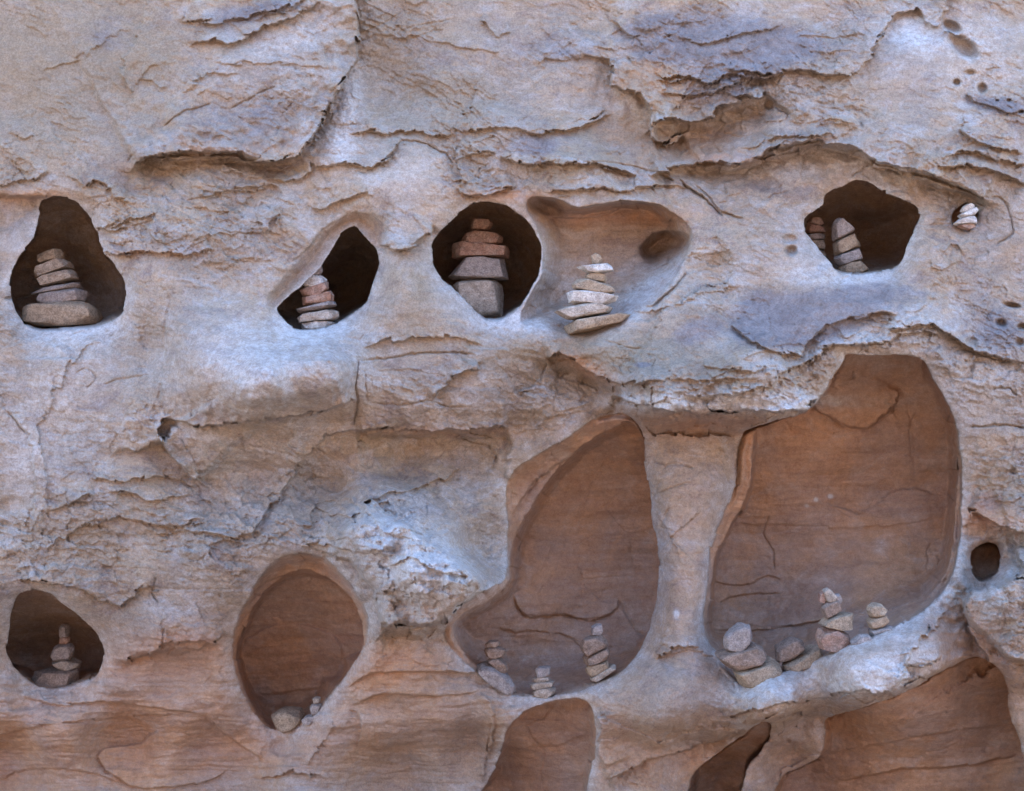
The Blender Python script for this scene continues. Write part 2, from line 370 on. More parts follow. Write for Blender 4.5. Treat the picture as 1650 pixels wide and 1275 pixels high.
ledge([(430,382),(452,345),(452,330)], 5, 40, 0); crack([(545,355),(520,372),(500,400),(470,425)], 3, 3)
ledge([(300,395),(360,375),(420,372),(436,398)], 4, 22)
ledge([(498,269),(545,264),(590,270),(622,262),(636,240),(652,222)], 7, 26, 4, 14); ledge([(560,216),(600,213),(650,213),(690,214),(733,219)], 5, 30, 3, 14)
crack([(640,226),(690,233),(718,248),(734,268)], 5, 2.2); crack([(576,275),(590,278),(600,270)], 3, 2)
ledge([(735,300),(740,310),(760,316),(785,312),(830,300)], 7, 22, 4, 12); ledge([(735,262),(745,252),(770,246),(800,248)], 5, 18, 2, 10)
ledge([(728,235),(738,262),(742,285),(735,300)], 8, 40, 0, 10); ledge([(610,395),(640,402),(668,398),(690,380),(702,362)], 12, 30, 6, 16)
# centre top
ledge([(728,232),(742,190),(760,165),(775,130)], -3, 30); ledge([(738,214),(800,206),(870,214),(905,207),(955,196),(988,178)], 6, 34, 4, 16)
ledge([(805,252),(830,262),(870,264),(905,264),(960,266),(990,272),(1030,282)], 10, 30, 8, 22); crack([(930,262),(1000,262),(1050,276),(1090,292)], 5, 2)
ledge([(930,256),(985,248),(1010,240)], 3, 16); ledge([(870,108),(880,96),(900,95),(920,102)], 3, 14); ledge([(768,38),(785,42),(800,58),(825,50)], 4, 18)
crack([(570,60),(610,40),(650,18)], 2, 1.5); crack([(640,52),(690,38),(730,30)], 2, 1.5); crack([(655,68),(700,48),(720,46)], 2, 1.5); ledge([(560,62),(600,58),(680,62),(760,78),(815,84)], 2.5, 24)
ledge([(880,315),(920,308),(960,300),(1000,308),(1060,296),(1110,300)], 7, 14, 4, 8)
# right top: pale chunk, plates, deep ragged ledge
ledge([(984,90),(983,138),(1000,142),(1030,146),(1046,172),(1050,225),(1072,233),(1100,214)], 11, 60, 12, 60, taper=.04)
ledge([(985,30),(1000,45),(1020,62),(1036,64)], 6, 14, 4, 8)
flake([(1020,40),(1040,20),(1075,28),(1095,38),(1090,55),(1070,60),(1090,78),(1080,94),(1060,92),(1052,70),(1035,58)], 4, 3)
flake([(1100,95),(1150,88),(1170,98),(1150,108),(1110,106)], 3, 3); flake([(1110,60),(1180,45),(1260,20),(1250,60),(1190,85),(1120,88)], 3, 3)
ledge([(1050,196),(1085,190),(1108,198),(1150,188),(1158,172),(1182,164),(1200,152),(1225,160),(1236,148)], 12, 24, 14, 55, taper=.03)
ledge([(1050,128),(1080,128),(1110,122),(1140,135),(1180,120),(1235,128),(1270,115)], 7, 16, 5, 12); ledge([(1060,150),(1110,152),(1150,150),(1180,140),(1230,118)], 5, 12, 4, 10)
ledge([(1090,58),(1130,70),(1180,60),(1230,52),(1260,36)], 4, 14, 3, 10); ledge([(1170,112),(1230,116),(1290,114),(1350,120),(1384,118),(1395,100),(1418,62),(1445,20),(1462,13),(1482,16),(1496,38),(1514,46),(1522,25),(1530,-10)], 8, 30, 5, 24, taper=.03)
ledge([(1280,62),(1300,56),(1380,60),(1392,50)], 3, 14); ledge([(1290,80),(1330,86),(1370,82),(1385,90)], 2.5, 12); ledge([(1345,160),(1380,192),(1388,205)], -6, 18, 0); ledge([(1260,195),(1300,198),(1340,192),(1380,200)], 3, 20)
ledge([(1052,287),(1100,270),(1130,258),(1182,266),(1232,252),(1240,240),(1280,232),(1322,222),(1330,233),(1378,238),(1410,258),(1450,270),(1500,282),(1545,298),(1592,325)], 16, 55, 12, 60, taper=.03)
crack([(1130,259),(1182,267),(1232,253),(1242,240),(1300,228)], 6, 3); crack([(1385,242),(1412,262),(1452,276),(1500,286),(1545,300),(1590,324)], 9, 2.6); crack([(1405,268),(1450,280),(1495,286)], 5, 2)
ledge([(1230,225),(1270,218),(1320,218),(1335,210)], 4, 14, 4, 10); ledge([(1540,206),(1570,226),(1602,241),(1650,246)], 7, 24, 4); ledge([(1508,270),(1560,266),(1600,275),(1655,294)], 10, 24, 7, 16); ledge([(1522,262),(1545,243),(1570,243),(1610,262),(1655,266)], 8, 16, 6, 12)
ledge([(1555,145),(1570,162),(1620,178),(1655,186)], 5, 30, 3)
crack([(1095,285),(1112,305),(1140,325),(1165,350)], 7, 2.6); crack([(1118,298),(1145,322),(1160,342),(1200,357)], 6, 2.6); ledge([(1095,285),(1112,305),(1140,325),(1170,354)], 6, 22, 0)
crack([(1238,322),(1246,313),(1270,308)], 3, 1.6); crack([(1400,260),(1388,275),(1372,284)], 4, 1.6); crack([(1480,364),(1500,362),(1540,362)], 2.5, 1.6)
crack([(1590,320),(1608,318),(1622,330),(1632,360),(1632,378),(1610,392),(1600,395)], 4, 2.2, True); ledge([(1480,345),(1466,338),(1440,330),(1405,300)], -6, 12)
flake([(1430,310),(1460,312),(1475,325),(1455,322)], 6, 4)
ledge([(1586,520),(1596,470),(1600,420),(1592,400)], 3, 20); crack([(1590,500),(1600,520),(1582,508)], 2, 1.6)
ledge([(1110,425),(1118,410),(1150,408),(1180,405)], 3, 14); crack([(1050,500),(1085,462),(1110,440)], 7, 3); ledge([(1020,520),(1060,505),(1100,480),(1140,460),(1190,452)], -5, 26)
# varnish plate and pale lip
ledge([(1178,525),(1205,545),(1240,566),(1290,574),(1305,546),(1340,526),(1380,512),(1420,502),(1450,508)], 7, 30, 5, 22, taper=.05)
ledge([(1130,575),(1135,590),(1165,598),(1225,598),(1240,588)], 5, 20, 3, 10); ledge([(1080,636),(1180,638),(1240,622),(1262,600),(1300,586),(1330,562),(1352,556),(1400,556),(1440,552)], 8, 18, 5, 12)
ledge([(1375,562),(1430,552),(1460,538),(1490,534),(1520,545)], 7, 16, 5, 10); ledge([(1420,540),(1450,530),(1500,520),(1560,560),(1600,572),(1650,590)], 10, 30, 6, 20)
crack([(1545,560),(1580,572),(1650,588)], 6, 2.5); crack([(1600,628),(1625,626),(1638,640)], 5, 2); crack([(1560,688),(1600,684),(1655,690)], 6, 2.2)
ledge([(1200,580),(1260,560),(1300,552)], 4, 14); ledge([(1020,620),(1080,610),(1160,615),(1230,606)], 4, 16, 2, 8); ledge([(1000,500),(1060,498),(1150,470),(1200,460)], 3, 30); crack([(970,548),(1020,562),(1060,566)], 2.5, 1.8)
ledge([(985,634),(1010,648),(1050,656),(1130,668),(1240,663),(1300,660),(1318,640)], 24, 60, 26, 22, taper=.05)
ledge([(878,578),(900,571),(930,584),(958,604),(1000,616),(1050,613)], 11, 26, 16, 40, taper=.06)
ledge([(1185,702),(1120,700),(1050,698),(1030,680)], 12, 60, 0)
crack([(1050,740),(1070,752),(1100,748),(1118,755)], 4, 2); crack([(1062,770),(1056,800),(1085,785),(1118,776)], 3, 1.8); crack([(1080,815),(1062,850),(1090,858)], 3, 2); ledge([(1050,800),(1080,870),(1105,842),(1130,820)], 4, 24)
# middle block
ledge([(574,692),(640,690),(700,696),(740,692),(822,690)], 15, 28, 12, 60, taper=.05); crack([(592,650),(640,652),(690,645),(720,656),(760,655)], 4, 1.8); crack([(576,575),(575,620),(577,650),(572,690)], 7, 2)
crack([(575,582),(640,575),(700,568),(768,570)], 5, 2); crack([(588,595),(592,630),(592,650)], 3, 1.4); ledge([(694,646),(715,622),(738,603),(768,592),(764,574)], 9, 24, 5, 26)
ledge([(600,600),(650,594),(730,606)], 2, 12); ledge([(830,640),(860,622),(875,600),(880,578)], -6, 30); ledge([(830,700),(870,690),(900,668),(960,652)], 4, 16); ledge([(580,560),(640,546),(700,540),(780,550)], 5, 34, 2)
ledge([(745,745),(750,722),(790,716),(798,730),(796,748),(776,758)], 3, 14); crack([(740,706),(790,718),(800,735),(794,752),(775,758)], 4, 2); ledge([(598,812),(650,792),(720,768),(748,746)], 5, 22, 3, 30)
# left middle: fissure, bulging shelf
crack([(272,470),(268,520),(264,560),(260,600)], 2.4, 3); crack([(258,612),(256,640),(268,668),(284,660)], 3, 3); ledge([(262,720),(255,690),(265,672),(320,690),(400,678),(470,672),(545,655),(576,640)], 11, 60, 4, 60, taper=.03)
ledge([(252,702),(275,735),(298,758),(314,778)], 16, 70, 6, 20); ledge([(404,872),(428,822),(464,780),(488,742),(528,702),(590,690)], 9, 60, 4, 50, taper=.1)
crack([(250,604),(190,612),(165,622)], 2.5, 2); ledge([(14,662),(45,700),(52,740),(56,830),(60,860)], 4, 24, 2); crack([(14,662),(45,700)], 4, 2); ledge([(60,860),(80,810),(60,690),(130,560),(165,540)], 3, 20)
crack([(120,602),(140,595),(155,610),(140,628)], 2, 1.5, True); ledge([(140,768),(200,780),(250,765),(290,775),(320,790)], 6, 20, 3, 14); ledge([(62,830),(100,815),(150,798),(200,795),(240,806),(320,800)], 5, 18, 2)
ledge([(70,895),(120,850),(200,835),(280,850),(340,838)], 6, 24, 3, 14); ledge([(240,862),(300,855),(380,870),(430,850)], 5, 22, 3, 14)
ledge([(480,880),(530,878),(600,892),(640,890)], 6, 18, 2, 10); ledge([(550,800),(600,830),(620,860),(680,870)], 5, 24)
# rough snout and its overhang
ledge([(783,948),(760,918),(700,876),(640,838),(590,800)], 26, 80, 6, 40, taper=.06); ledge([(612,1012),(680,1008),(718,1006),(734,985),(760,965),(783,948)], 20, 50, 14, 30, taper=.05)
ledge([(600,960),(640,950),(690,960),(740,940)], 6, 18, 3); ledge([(620,915),(660,900),(720,925),(760,930)], 6, 16, 3)
# lower left
ledge([(20,940),(60,934),(130,948),(190,978),(230,950),(260,945)], 7, 26, 4, 14); ledge([(190,1064),(235,1058),(262,1040),(300,1030),(345,1036),(362,1010)], 8, 30, 6, 30)
crack([(250,930),(246,955),(256,975)], 4, 2); crack([(262,1010),(258,1050)], 4, 2.4)
ledge([(30,1122),(100,1135),(170,1130),(240,1140),(330,1152)], 5, 20, 4, 20, sm=True); ledge([(-20,1190),(60,1170),(150,1160),(260,1152),(300,1156)], 3, 30, 2, sm=True)
ledge([(380,1232),(330,1260),(230,1270),(180,1250),(158,1218),(175,1205),(225,1198),(248,1180),(280,1176)], -6, 26, 0, sm=True)
ledge([(330,1152),(360,1180),(400,1210),(420,1228)], 7, 60, 3, sm=True); ledge([(415,1252),(470,1246),(520,1250)], 5, 18, 5, 12); ledge([(0,1262),(40,1240),(140,1244),(200,1268)], 4, 26, sm=True)
ledge([(560,1110),(600,1085),(680,1082),(780,1085)], 6, 26, 6, 40, sm=True); ledge([(560,1140),(620,1118),(700,1122),(780,1112)], 4, 20, 4, 20, sm=True)
ledge([(776,1260),(785,1210),(800,1170),(790,1130),(770,1110)], 5, 26); crack([(780,1240),(786,1200),(794,1160)], 3, 2); ledge([(565,1210),(580,1190),(578,1150),(560,1145)], -4, 18, 0, sm=True)
ledge([(495,1240),(520,1200),(540,1160)], 4, 20)
# bottom right braces
ledge([(958,1170),(985,1160),(1060,1195),(1130,1170),(1200,1180)], -4, 30); ledge([(975,1262),(1020,1240),(1090,1210),(1160,1190),(1240,1160),(1330,1145)], 12, 34, 10, 30, taper=.04)
ledge([(958,1150),(966,1168),(962,1200),(976,1240)], 10, 30, 0); ledge([(1055,1060),(1090,1040),(1130,1046)], 5, 20, 3); ledge([(1040,1060),(1100,1048),(1150,1058),(1180,1100)], 4, 24)
ledge([(1160,1160),(1250,1135),(1340,1120),(1430,1112),(1466,1090),(1452,1062)], 8, 24, 6, 24, taper=.05); ledge([(1452,1072),(1490,1070),(1520,1060)], 8, 16, 5); crack([(1452,1072),(1490,1070),(1515,1062)], 6, 2)
ledge([(1440,1110),(1470,1050),(1500,1015),(1530,985)], 6, 30, 0)
ledge([(1600,1080),(1560,1010),(1552,978),(1570,955),(1600,945),(1655,925)], -24, 70, 0, taper=.03); ledge([(1600,1040),(1620,1060),(1655,1065)], 8, 26, 6)
ledge([(1560,820),(1590,832),(1620,850),(1655,862)], 12, 40, 10, 24); ledge([(1245,1290),(1262,1240),(1290,1225),(1325,1210)], -4, 20)
# inside the hollows
crack([(0,482),(30,480),(60,474),(130,452),(165,430)], 9, 3)
flake([(391,1060),(397,1036),(430,1012),(470,1005),(510,1012),(540,1028),(550,1058),(545,1090),(533,1106),(480,1112),(425,1118),(400,1106)], 9, 4)
ledge([(395,985),(420,945),(470,925),(540,940),(580,985)], 8, 40, 6, 30, sm=True); ledge([(388,1040),(410,990),(428,955)], 12, 20, 0, sm=True)
crack([(930,850),(950,780),(985,730)], 3, 1.6); crack([(985,800),(975,820),(1010,860),(1020,930)], 4, 1.5); crack([(968,735),(972,790),(985,800)], 3, 1.4)
ledge([(830,955),(835,980),(858,995),(905,990),(950,1000),(990,985),(994,965)], 6, 60, 5, 10, taper=.06, sm=True); crack([(833,955),(836,980),(860,996),(905,992),(950,1000),(990,986)], 7, 2.2, True)
crack([(995,965),(1005,990),(1020,1015),(1035,1025)], 6, 2, True); crack([(840,866),(895,872),(930,878),(960,862)], 3, 1.4); crack([(893,872),(870,920),(855,950)], 3, 1.3); crack([(930,935),(1000,930),(1020,930)], 3, 1.3)
ledge([(1020,1040),(935,1042),(905,1018),(860,1016),(830,1020),(790,1012)], -5, 50, 0); crack([(790,1014),(830,1020),(860,1018),(900,1018),(930,1034),(960,1045)], 4, 1.6)
ledge([(825,830),(860,780),(905,745),(950,712),(985,690)], 14, 26, 5, 20, sm=True); crack([(840,800),(880,762),(940,720)], 4, 2)
ledge([(1310,640),(1320,665),(1350,682),(1395,692),(1425,672),(1440,655),(1452,630)], 10, 60, 7, 20, taper=.05); crack([(1312,660),(1350,682),(1395,692),(1428,670),(1450,640)], 4, 2)
crack([(1268,690),(1275,705),(1300,708)], 4, 2); crack([(1460,640),(1470,700),(1475,770)], 3, 2.4, True); crack([(1480,660),(1465,690),(1470,740)], 4, 2.4, True); crack([(1240,830),(1230,860),(1245,890),(1248,920)], 7, 1.8)
ledge([(1320,805),(1360,822),(1385,830),(1410,810),(1430,795),(1470,785),(1510,800)], -5, 40, 0); crack([(1325,812),(1370,832),(1395,822),(1412,800)], 3, 1.6); crack([(1500,870),(1490,885),(1496,900),(1494,960)], 4, 1.6); crack([(1494,875),(1520,870),(1528,890),(1505,896)], 3, 1.5)
crack([(1150,1000),(1250,1012),(1320,1000),(1380,990),(1500,960)], 5, 2, True); ledge([(1145,1012),(1230,1015),(1330,998),(1420,985),(1500,962)], 7, 50, 0, sm=True); ledge([(1160,975),(1180,962),(1230,955),(1262,958)], 5, 16, 4, sm=True); ledge([(1150,935),(1200,942),(1240,928),(1262,938)], 4, 14, 3, sm=True)
ledge([(1160,1035),(1300,1022),(1400,1000)], 3, 20, sm=True); ledge([(1150,850),(1250,845),(1400,850),(1520,835)], 2.5, 22, sm=True); ledge([(1200,730),(1210,800),(1190,850)], -4, 20, 0)
crack([(905,1130),(880,1158),(850,1172),(856,1190),(880,1210),(872,1250),(874,1280)], 5, 1.8); ledge([(810,1215),(850,1205),(900,1200),(950,1180)], 4, 26, sm=True)
crack([(1330,1170),(1400,1150),(1500,1112),(1560,1105),(1590,1110)], 4, 1.6); crack([(1370,1260),(1400,1245),(1404,1230),(1370,1225)], 4, 2, True); crack([(1480,1225),(1490,1212),(1530,1205),(1550,1195)], 3, 1.6)
ledge([(1330,1215),(1420,1200),(1520,1180),(1620,1170)], 5, 30, 3, sm=True); ledge([(1340,1262),(1450,1240),(1550,1235),(1640,1215)], 7, 30, 4, sm=True); ledge([(1380,1175),(1450,1165),(1560,1140)], 4, 20, sm=True)
ledge([(870,345),(900,352),(960,350),(1010,335),(1060,345),(1100,372)], 10, 12, 4, 8, sm=True); ledge([(880,332),(930,342),(980,336),(1040,330),(1090,352)], 7, 8, 3, 6, sm=True); ledge([(880,395),(920,405),(960,400)], 2, 12); crack([(1085,462),(1060,490),(1035,500)], 4, 2)
ledge([(985,478),(1010,468),(1050,462),(1070,440)], 3, 12); ledge([(1000,408),(1020,415),(1035,405)], 3, 8); ledge([(885,500),(905,480),(930,460)], -3, 14)

# ---------------- general rock grain
n1 = fbm(WX / 130, WY / 100, 101, 3)
Qs = np.array([(783,948),(760,918),(700,876),(640,838),(590,806),(520,820),(480,880),(560,905),(600,950),(612,1010),(680,1008),(718,1006),(734,985),(762,966)], float)
wi = window(Qs, 40)
d_, _, _ = seg_dist(Qs, JX[wi], JY[wi], True); in_ = inside(Qs, JX[wi], JY[wi])
D[wi] -= np.where(in_, 85 * sstep(0, 6, d_) * sstep(480, 620, X[wi]) * sstep(800, 860, Y[wi] + .0 * d_ ), 0) * (1 - deep[wi])
flake([(1553,976),(1566,955),(1600,945),(1720,910),(1720,1080),(1650,1068),(1622,1058),(1600,1036),(1570,1008)], 46, 12)
D += 7 * n1 * (1 - .6 * deep)
ax, ay = rot(WX, WY, 24)                      # bedding dips gently
ang = np.clip(1 - Y / 900, 0, 1)
bx, by = rot(WX, WY, 4)
bedU = fbm(ax / 70, ay / 16, 111, 4); bedL = fbm(bx / 150, by / 11, 121, 4)
bed = bedU * ang + bedL * (1 - ang)
def terrace(f, k, sharp):
    q = f * k; b = np.floor(q); r = q - b
    return (b + sstep(.5 - sharp, .5 + sharp, r)) / k
tr0 = terrace(fbm(ax / 260, ay / 120, 137, 6, .52) + .05 * bed, 7, .03)
tr1 = terrace(fbm(ax / 120, ay / 52, 131, 6, .55) + .10 * bed, 6, .06)
tr2 = terrace(fbm(WX / 42, WY / 26, 141, 5, .6) , 6, .12)
D += np.clip(rough, 0, .8) * (-34 * tr0 - 15 * tr1) - rough * rough * 9.0 * tr2
fc1 = _f1; fc2 = _f2
rr = np.clip(rough - .30, 0, 1.1)
D += -rr * (8.0 * (fc1 - .5) + 3.5 * (fc2 - .5))
D += -(.35 + .65 * rough) * (1 - .35 * deep) * 2.6 * bed
D += -(.2 + rough) * (1 - .8 * deep) * (1.5 * fbm(X / 13, Y / 9, 151, 4, .6, True) + .8 * fbm(X / 4.5, Y / 3.8, 161, 2))
D += -rr * 5.0 * fbm(WX / 20, WY / 13, 171, 4, .6, True)
lowz = sstep(1020, 1120, Y) * sstep(1000, 860, X) * (1 - deep)
D -= lowz * (11 * fbm(WX / 190 + 3, (WY + .04 * WX) / 26, 191, 4, .55) + 3.5 * fbm(WX / 120, WY / 8, 195, 3, .6, True))
D += deep * (20.0 * fbm(X / 170, Y / 100, 181, 3)) + deep * -7.0 * fbm(WX / 230, (WY + .06 * WX) / 24, 185, 5, .55)

# ------------------------------------------------------------------ colour masks (varnish, salt and paled rims, orange, grey film)
def soft(bl):
    t = 0
    for b in bl: t = t + b[5] * blob(*b[:5])
    return np.clip(t, 0, 1)
varn = soft([(1310,515,120,38,-8,1),(1250,510,70,45,15,.9),(1120,535,50,22,-20,.7),(1130,60,120,55,0,.9),(1060,60,40,30,0,.8),(1210,90,90,40,-15,.7),(1150,155,80,30,-10,.55),(1610,170,60,16,10,1),
             (400,190,150,60,-12,.55),(170,60,70,50,-30,.5),(330,100,60,30,0,.35),(700,90,130,45,8,.45),(900,80,90,40,0,.5),(860,235,60,22,0,.8),(1610,540,50,40,30,.7),(1320,80,90,30,0,.45),
             (1240,330,140,60,0,.3),(1500,230,80,30,0,.3),(860,600,60,30,0,.15),(240,360,160,40,0,.3),(1410,470,90,22,-6,.6),(1560,480,70,60,0,.35),(400,20,100,20,-12,.8),(1036,588,14,4,0,1.5),(560,120,20,90,10,.3)])
salt_pale = soft([(1150,648,170,11,0,1.3),(1250,655,40,6,0,.8),(1420,1085,75,22,-20,2.0),(1330,1105,90,16,-15,.55),(1230,1115,100,18,-8,.5),(845,522,50,14,10,1),(800,520,40,12,0,.5),(1040,470,80,24,-42,.8),(960,520,80,16,-10,.4),(900,460,30,60,10,.3),(1470,50,45,30,0,.9),(1560,80,70,60,0,.5),
             (560,190,18,80,14,.7),(470,60,90,30,-18,.5),(550,240,60,30,0,.45),(420,590,140,70,0,.6),(1420,540,120,30,-12,.6),(1200,650,160,16,0,.6),(1380,255,60,20,0,.4),(1250,270,90,22,0,.4),(650,290,60,50,0,.35),
             (690,920,80,60,30,1.1),(620,850,60,40,30,.5),(110,620,60,120,20,.4),(40,750,40,90,-10,.35),(1400,452,50,12,0,.6),(110,528,80,10,0,.6),(490,530,60,10,0,.5),(400,800,120,60,0,.2),(1600,960,40,50,0,.4),(1300,440,40,20,0,.5),
             (870,1105,90,14,0,.35),(880,1060,90,22,0,.25),(1240,700,0.1,0.1,0,0),(1315,805,3,3,0,2),(1338,800,4,3,0,2),(1300,815,3,2,0,2),(1420,880,10,14,30,.5),(1090,990,4,6,0,1.6),(1560,620,80,60,0,.4)])
oran = soft([(200,1190,330,80,0,.6),(300,1045,60,22,0,.8),(160,1080,200,20,0,.5),(250,1180,260,60,0,.75),(270,1050,110,40,0,.7),(80,1230,180,60,0,.5),(640,1060,120,26,0,.7),(600,1095,70,24,0,.8),(700,1160,110,50,0,.3),(1130,685,150,20,0,.9),(1110,860,60,160,0,.35),
             (960,1200,60,60,0,.3),(1100,1230,80,40,0,.6),(940,590,50,14,25,.8),(980,350,120,16,0,.8),(1560,830,60,40,0,.5),(1560,1020,50,50,0,.4),(1060,120,60,30,0,.3),(1130,230,80,30,0,.25),(700,695,100,8,0,.4),(820,315,70,10,0,.7),
             (1580,1100,50,60,0,.5),(1600,840,50,20,0,.6),(380,240,100,8,0,.4),(240,405,80,10,0,.4),(1180,255,80,10,0,.5),(50,315,60,10,0,.6),(740,980,60,30,0,.4),(1280,1230,60,60,0,.3)])
low = sstep(950, 1120, Y + 30 * n1) * .25
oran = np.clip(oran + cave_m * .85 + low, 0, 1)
yel = soft([(80,110,220,170,0,1.1),(700,130,140,100,0,.5),(640,60,120,60,0,.55),(700,180,120,50,0,.5),(240,100,60,60,0,.4),(1000,560,160,40,-8,.8),(850,560,120,30,0,.6),(660,480,70,60,0,.6),(1100,590,120,36,0,.5),(600,245,60,20,0,.7),(1300,200,0.1,.1,0,0),
            (100,560,120,60,0,.4),(1030,120,50,50,0,.6),(700,1190,110,60,0,.5),(1050,1140,90,50,0,.5),(1130,230,100,40,0,.5),(250,580,60,80,0,.3),(1380,130,60,60,0,.3),(960,220,60,50,0,.4),(20,420,60,50,0,.3)])
n2 = fbm(WX / 60, WY / 40, 201, 4, .6)
n3 = fbm(WX / 16, WY / 10, 211, 4, .65)
varn = np.clip(sstep(.24, .74, varn + .28 * n2 + .20 * n3), 0, 1) * (1 - cave_m)
salt_pale = np.clip(salt_pale + .55 * rim_m, 0, 2)  # pale worn rims; their stronger bottom halves paint in sky light
salt_pale = np.clip(salt_pale + salt_pale * .9 * n3 + .4 * salt_pale * n2, 0, 1)

# ------------------------------------------------------------------ materials
def nodes(m):
    m.use_nodes = True
    t = m.node_tree
    return t, t.nodes, t.links, t.nodes['Principled BSDF']
def mk_noise(N, L, vec, scale, detail=6, rough_=.6, dist=0.0):
    n = N.new('ShaderNodeTexNoise'); n.inputs['Scale'].default_value = scale; n.inputs['Detail'].default_value = detail
    n.inputs['Roughness'].default_value = rough_; n.inputs['Distortion'].default_value = dist
    L.new(vec, n.inputs['Vector']); return n
def mix(N, L, fac, a, b, mode='MIX'):
    m = N.new('ShaderNodeMix'); m.data_type = 'RGBA'; m.blend_type = mode
    for s_, v in ((0, fac), (6, a), (7, b)):
        if isinstance(v, (int, float)): m.inputs[s_].default_value = v
        elif isinstance(v, tuple): m.inputs[s_].default_value = (*v, 1)
        else: L.new(v, m.inputs[s_])
    return m.outputs[2]
def ramp(N, L, v, a, b, lo=0.0, hi=1.0):
    r = N.new('ShaderNodeMapRange'); r.interpolation_type = 'SMOOTHSTEP'
    L.new(v, r.inputs[0]); r.inputs[1].default_value = a; r.inputs[2].default_value = b; r.inputs[3].default_value = lo; r.inputs[4].default_value = hi
    return r.outputs[0]
def mapping(N, L, vec, sc_, rt=(0, 0, 0)):
    m = N.new('ShaderNodeMapping'); L.new(vec, m.inputs[0]); m.inputs['Scale'].default_value = sc_; m.inputs['Rotation'].default_value = rt
    return m.outputs[0]
def mul(N, L, a, b):
    m = N.new('ShaderNodeMath'); m.operation = 'MULTIPLY'
    for i, v in enumerate((a, b)):
        if isinstance(v, (int, float)): m.inputs[i].default_value = v
        else: L.new(v, m.inputs[i])
    return m.outputs[0]

rock = bpy.data.materials.new('sandstone_cliff')
t, N, L, B = nodes(rock)
tc = N.new('ShaderNodeTexCoord').outputs['Object']
at = N.new('ShaderNodeAttribute'); at.attribute_name = 'stain'
sep = N.new('ShaderNodeSeparateColor'); L.new(at.outputs['Color'], sep.inputs[0])
V_, G_, O_ = sep.outputs[0], sep.outputs[1], sep.outputs[2]
yl = N.new('ShaderNodeAttribute'); yl.attribute_name = 'ochre'
nA = mk_noise(N, L, tc, 3.2, 7, .62, .6).outputs[0]
nB = mk_noise(N, L, mapping(N, L, tc, (6, 6, 22), (0, math.radians(-16), 0)), 1.0, 8, .68, .8).outputs[0]
nC = mk_noise(N, L, tc, 46, 6, .72).outputs[0]
nD = mk_noise(N, L, tc, 14, 6, .7, .5).outputs[0]
c = mix(N, L, ramp(N, L, nA, .36, .64), (.42, .328, .232), (.355, .305, .255))
c = mix(N, L, ramp(N, L, nB, .40, .68, 0, .7), c, (.55, .42, .30))
c = mix(N, L, ramp(N, L, nD, .50, .68, 0, .55), c, (.47, .42, .40))
nE = mk_noise(N, L, mapping(N, L, tc, (7, 7, 11), (0, math.radians(-20), .3)), 1.0, 8, .7, .7).outputs[0]
c = mix(N, L, ramp(N, L, nE, .50, .62, 0, .5), c, (.56, .53, .50))
c = mix(N, L, ramp(N, L, nE, .47, .34, 0, .7), c, (.27, .21, .185))
c = mix(N, L, mul(N, L, yl.outputs['Fac'], .75), c, (.33, .262, .180))
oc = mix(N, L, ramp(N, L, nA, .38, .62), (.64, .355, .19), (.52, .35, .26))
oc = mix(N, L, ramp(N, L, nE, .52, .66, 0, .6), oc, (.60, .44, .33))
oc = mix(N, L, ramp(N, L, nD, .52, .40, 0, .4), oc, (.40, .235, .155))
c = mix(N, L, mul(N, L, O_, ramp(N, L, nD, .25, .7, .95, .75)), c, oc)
streak = mk_noise(N, L, mapping(N, L, tc, (3.0, 3, 17), (0, math.radians(-5), 0)), 1.0, 7, .7, 2.2).outputs[0]
c = mix(N, L, mul(N, L, O_, ramp(N, L, streak, .46, .66, 0, .35)), c, (.37, .20, .13))
c = mix(N, L, mul(N, L, O_, ramp(N, L, streak, .56, .36, 0, .3)), c, (.55, .31, .17))
c = mix(N, L, mul(N, L, G_, ramp(N, L, nC, .3, .65, .6, 1)), c, (.68, .66, .63))
vcol = mix(N, L, ramp(N, L, nD, .35, .65), (.21, .185, .185), (.31, .28, .275))
c = mix(N, L, mul(N, L, V_, .85), c, vcol)
grain = mk_noise(N, L, tc, 260, 4, .75).outputs[0]
nG = mk_noise(N, L, tc, 150, 3, .7).outputs[0]
c = mix(N, L, ramp(N, L, O_, 0, 1, .72, .35), c, mix(N, L, ramp(N, L, nG, .36, .60), (.76, .74, .73), (1.04, 1.03, 1.03)), 'MULTIPLY')
c = mix(N, L, .55, c, mix(N, L, ramp(N, L, nC, .28, .72), (.60, .58, .58), (1.0, 1.0, 1.0)), 'MULTIPLY')
c = mix(N, L, .50, c, mix(N, L, ramp(N, L, grain, .34, .66), (.62, .61, .61), (1.0, 1.0, 1.0)), 'MULTIPLY')
L.new(c, B.inputs['Base Color'])
B.inputs['Roughness'].default_value = .93
B.inputs['Specular IOR Level'].default_value = .18
bp1 = N.new('ShaderNodeBump'); bp1.inputs['Strength'].default_value = .65; bp1.inputs['Distance'].default_value = .009
h1 = mk_noise(N, L, mapping(N, L, tc, (62, 62, 84), (0, math.radians(-16), 0)), 1.0, 7, .72, .5).outputs[0]
L.new(h1, bp1.inputs['Height'])
bp2 = N.new('ShaderNodeBump'); bp2.inputs['Strength'].default_value = .5; bp2.inputs['Distance'].default_value = .0026
L.new(grain, bp2.inputs['Height']); L.new(bp1.outputs[0], bp2.inputs['Normal'])
L.new(bp2.outputs[0], B.inputs['Normal'])

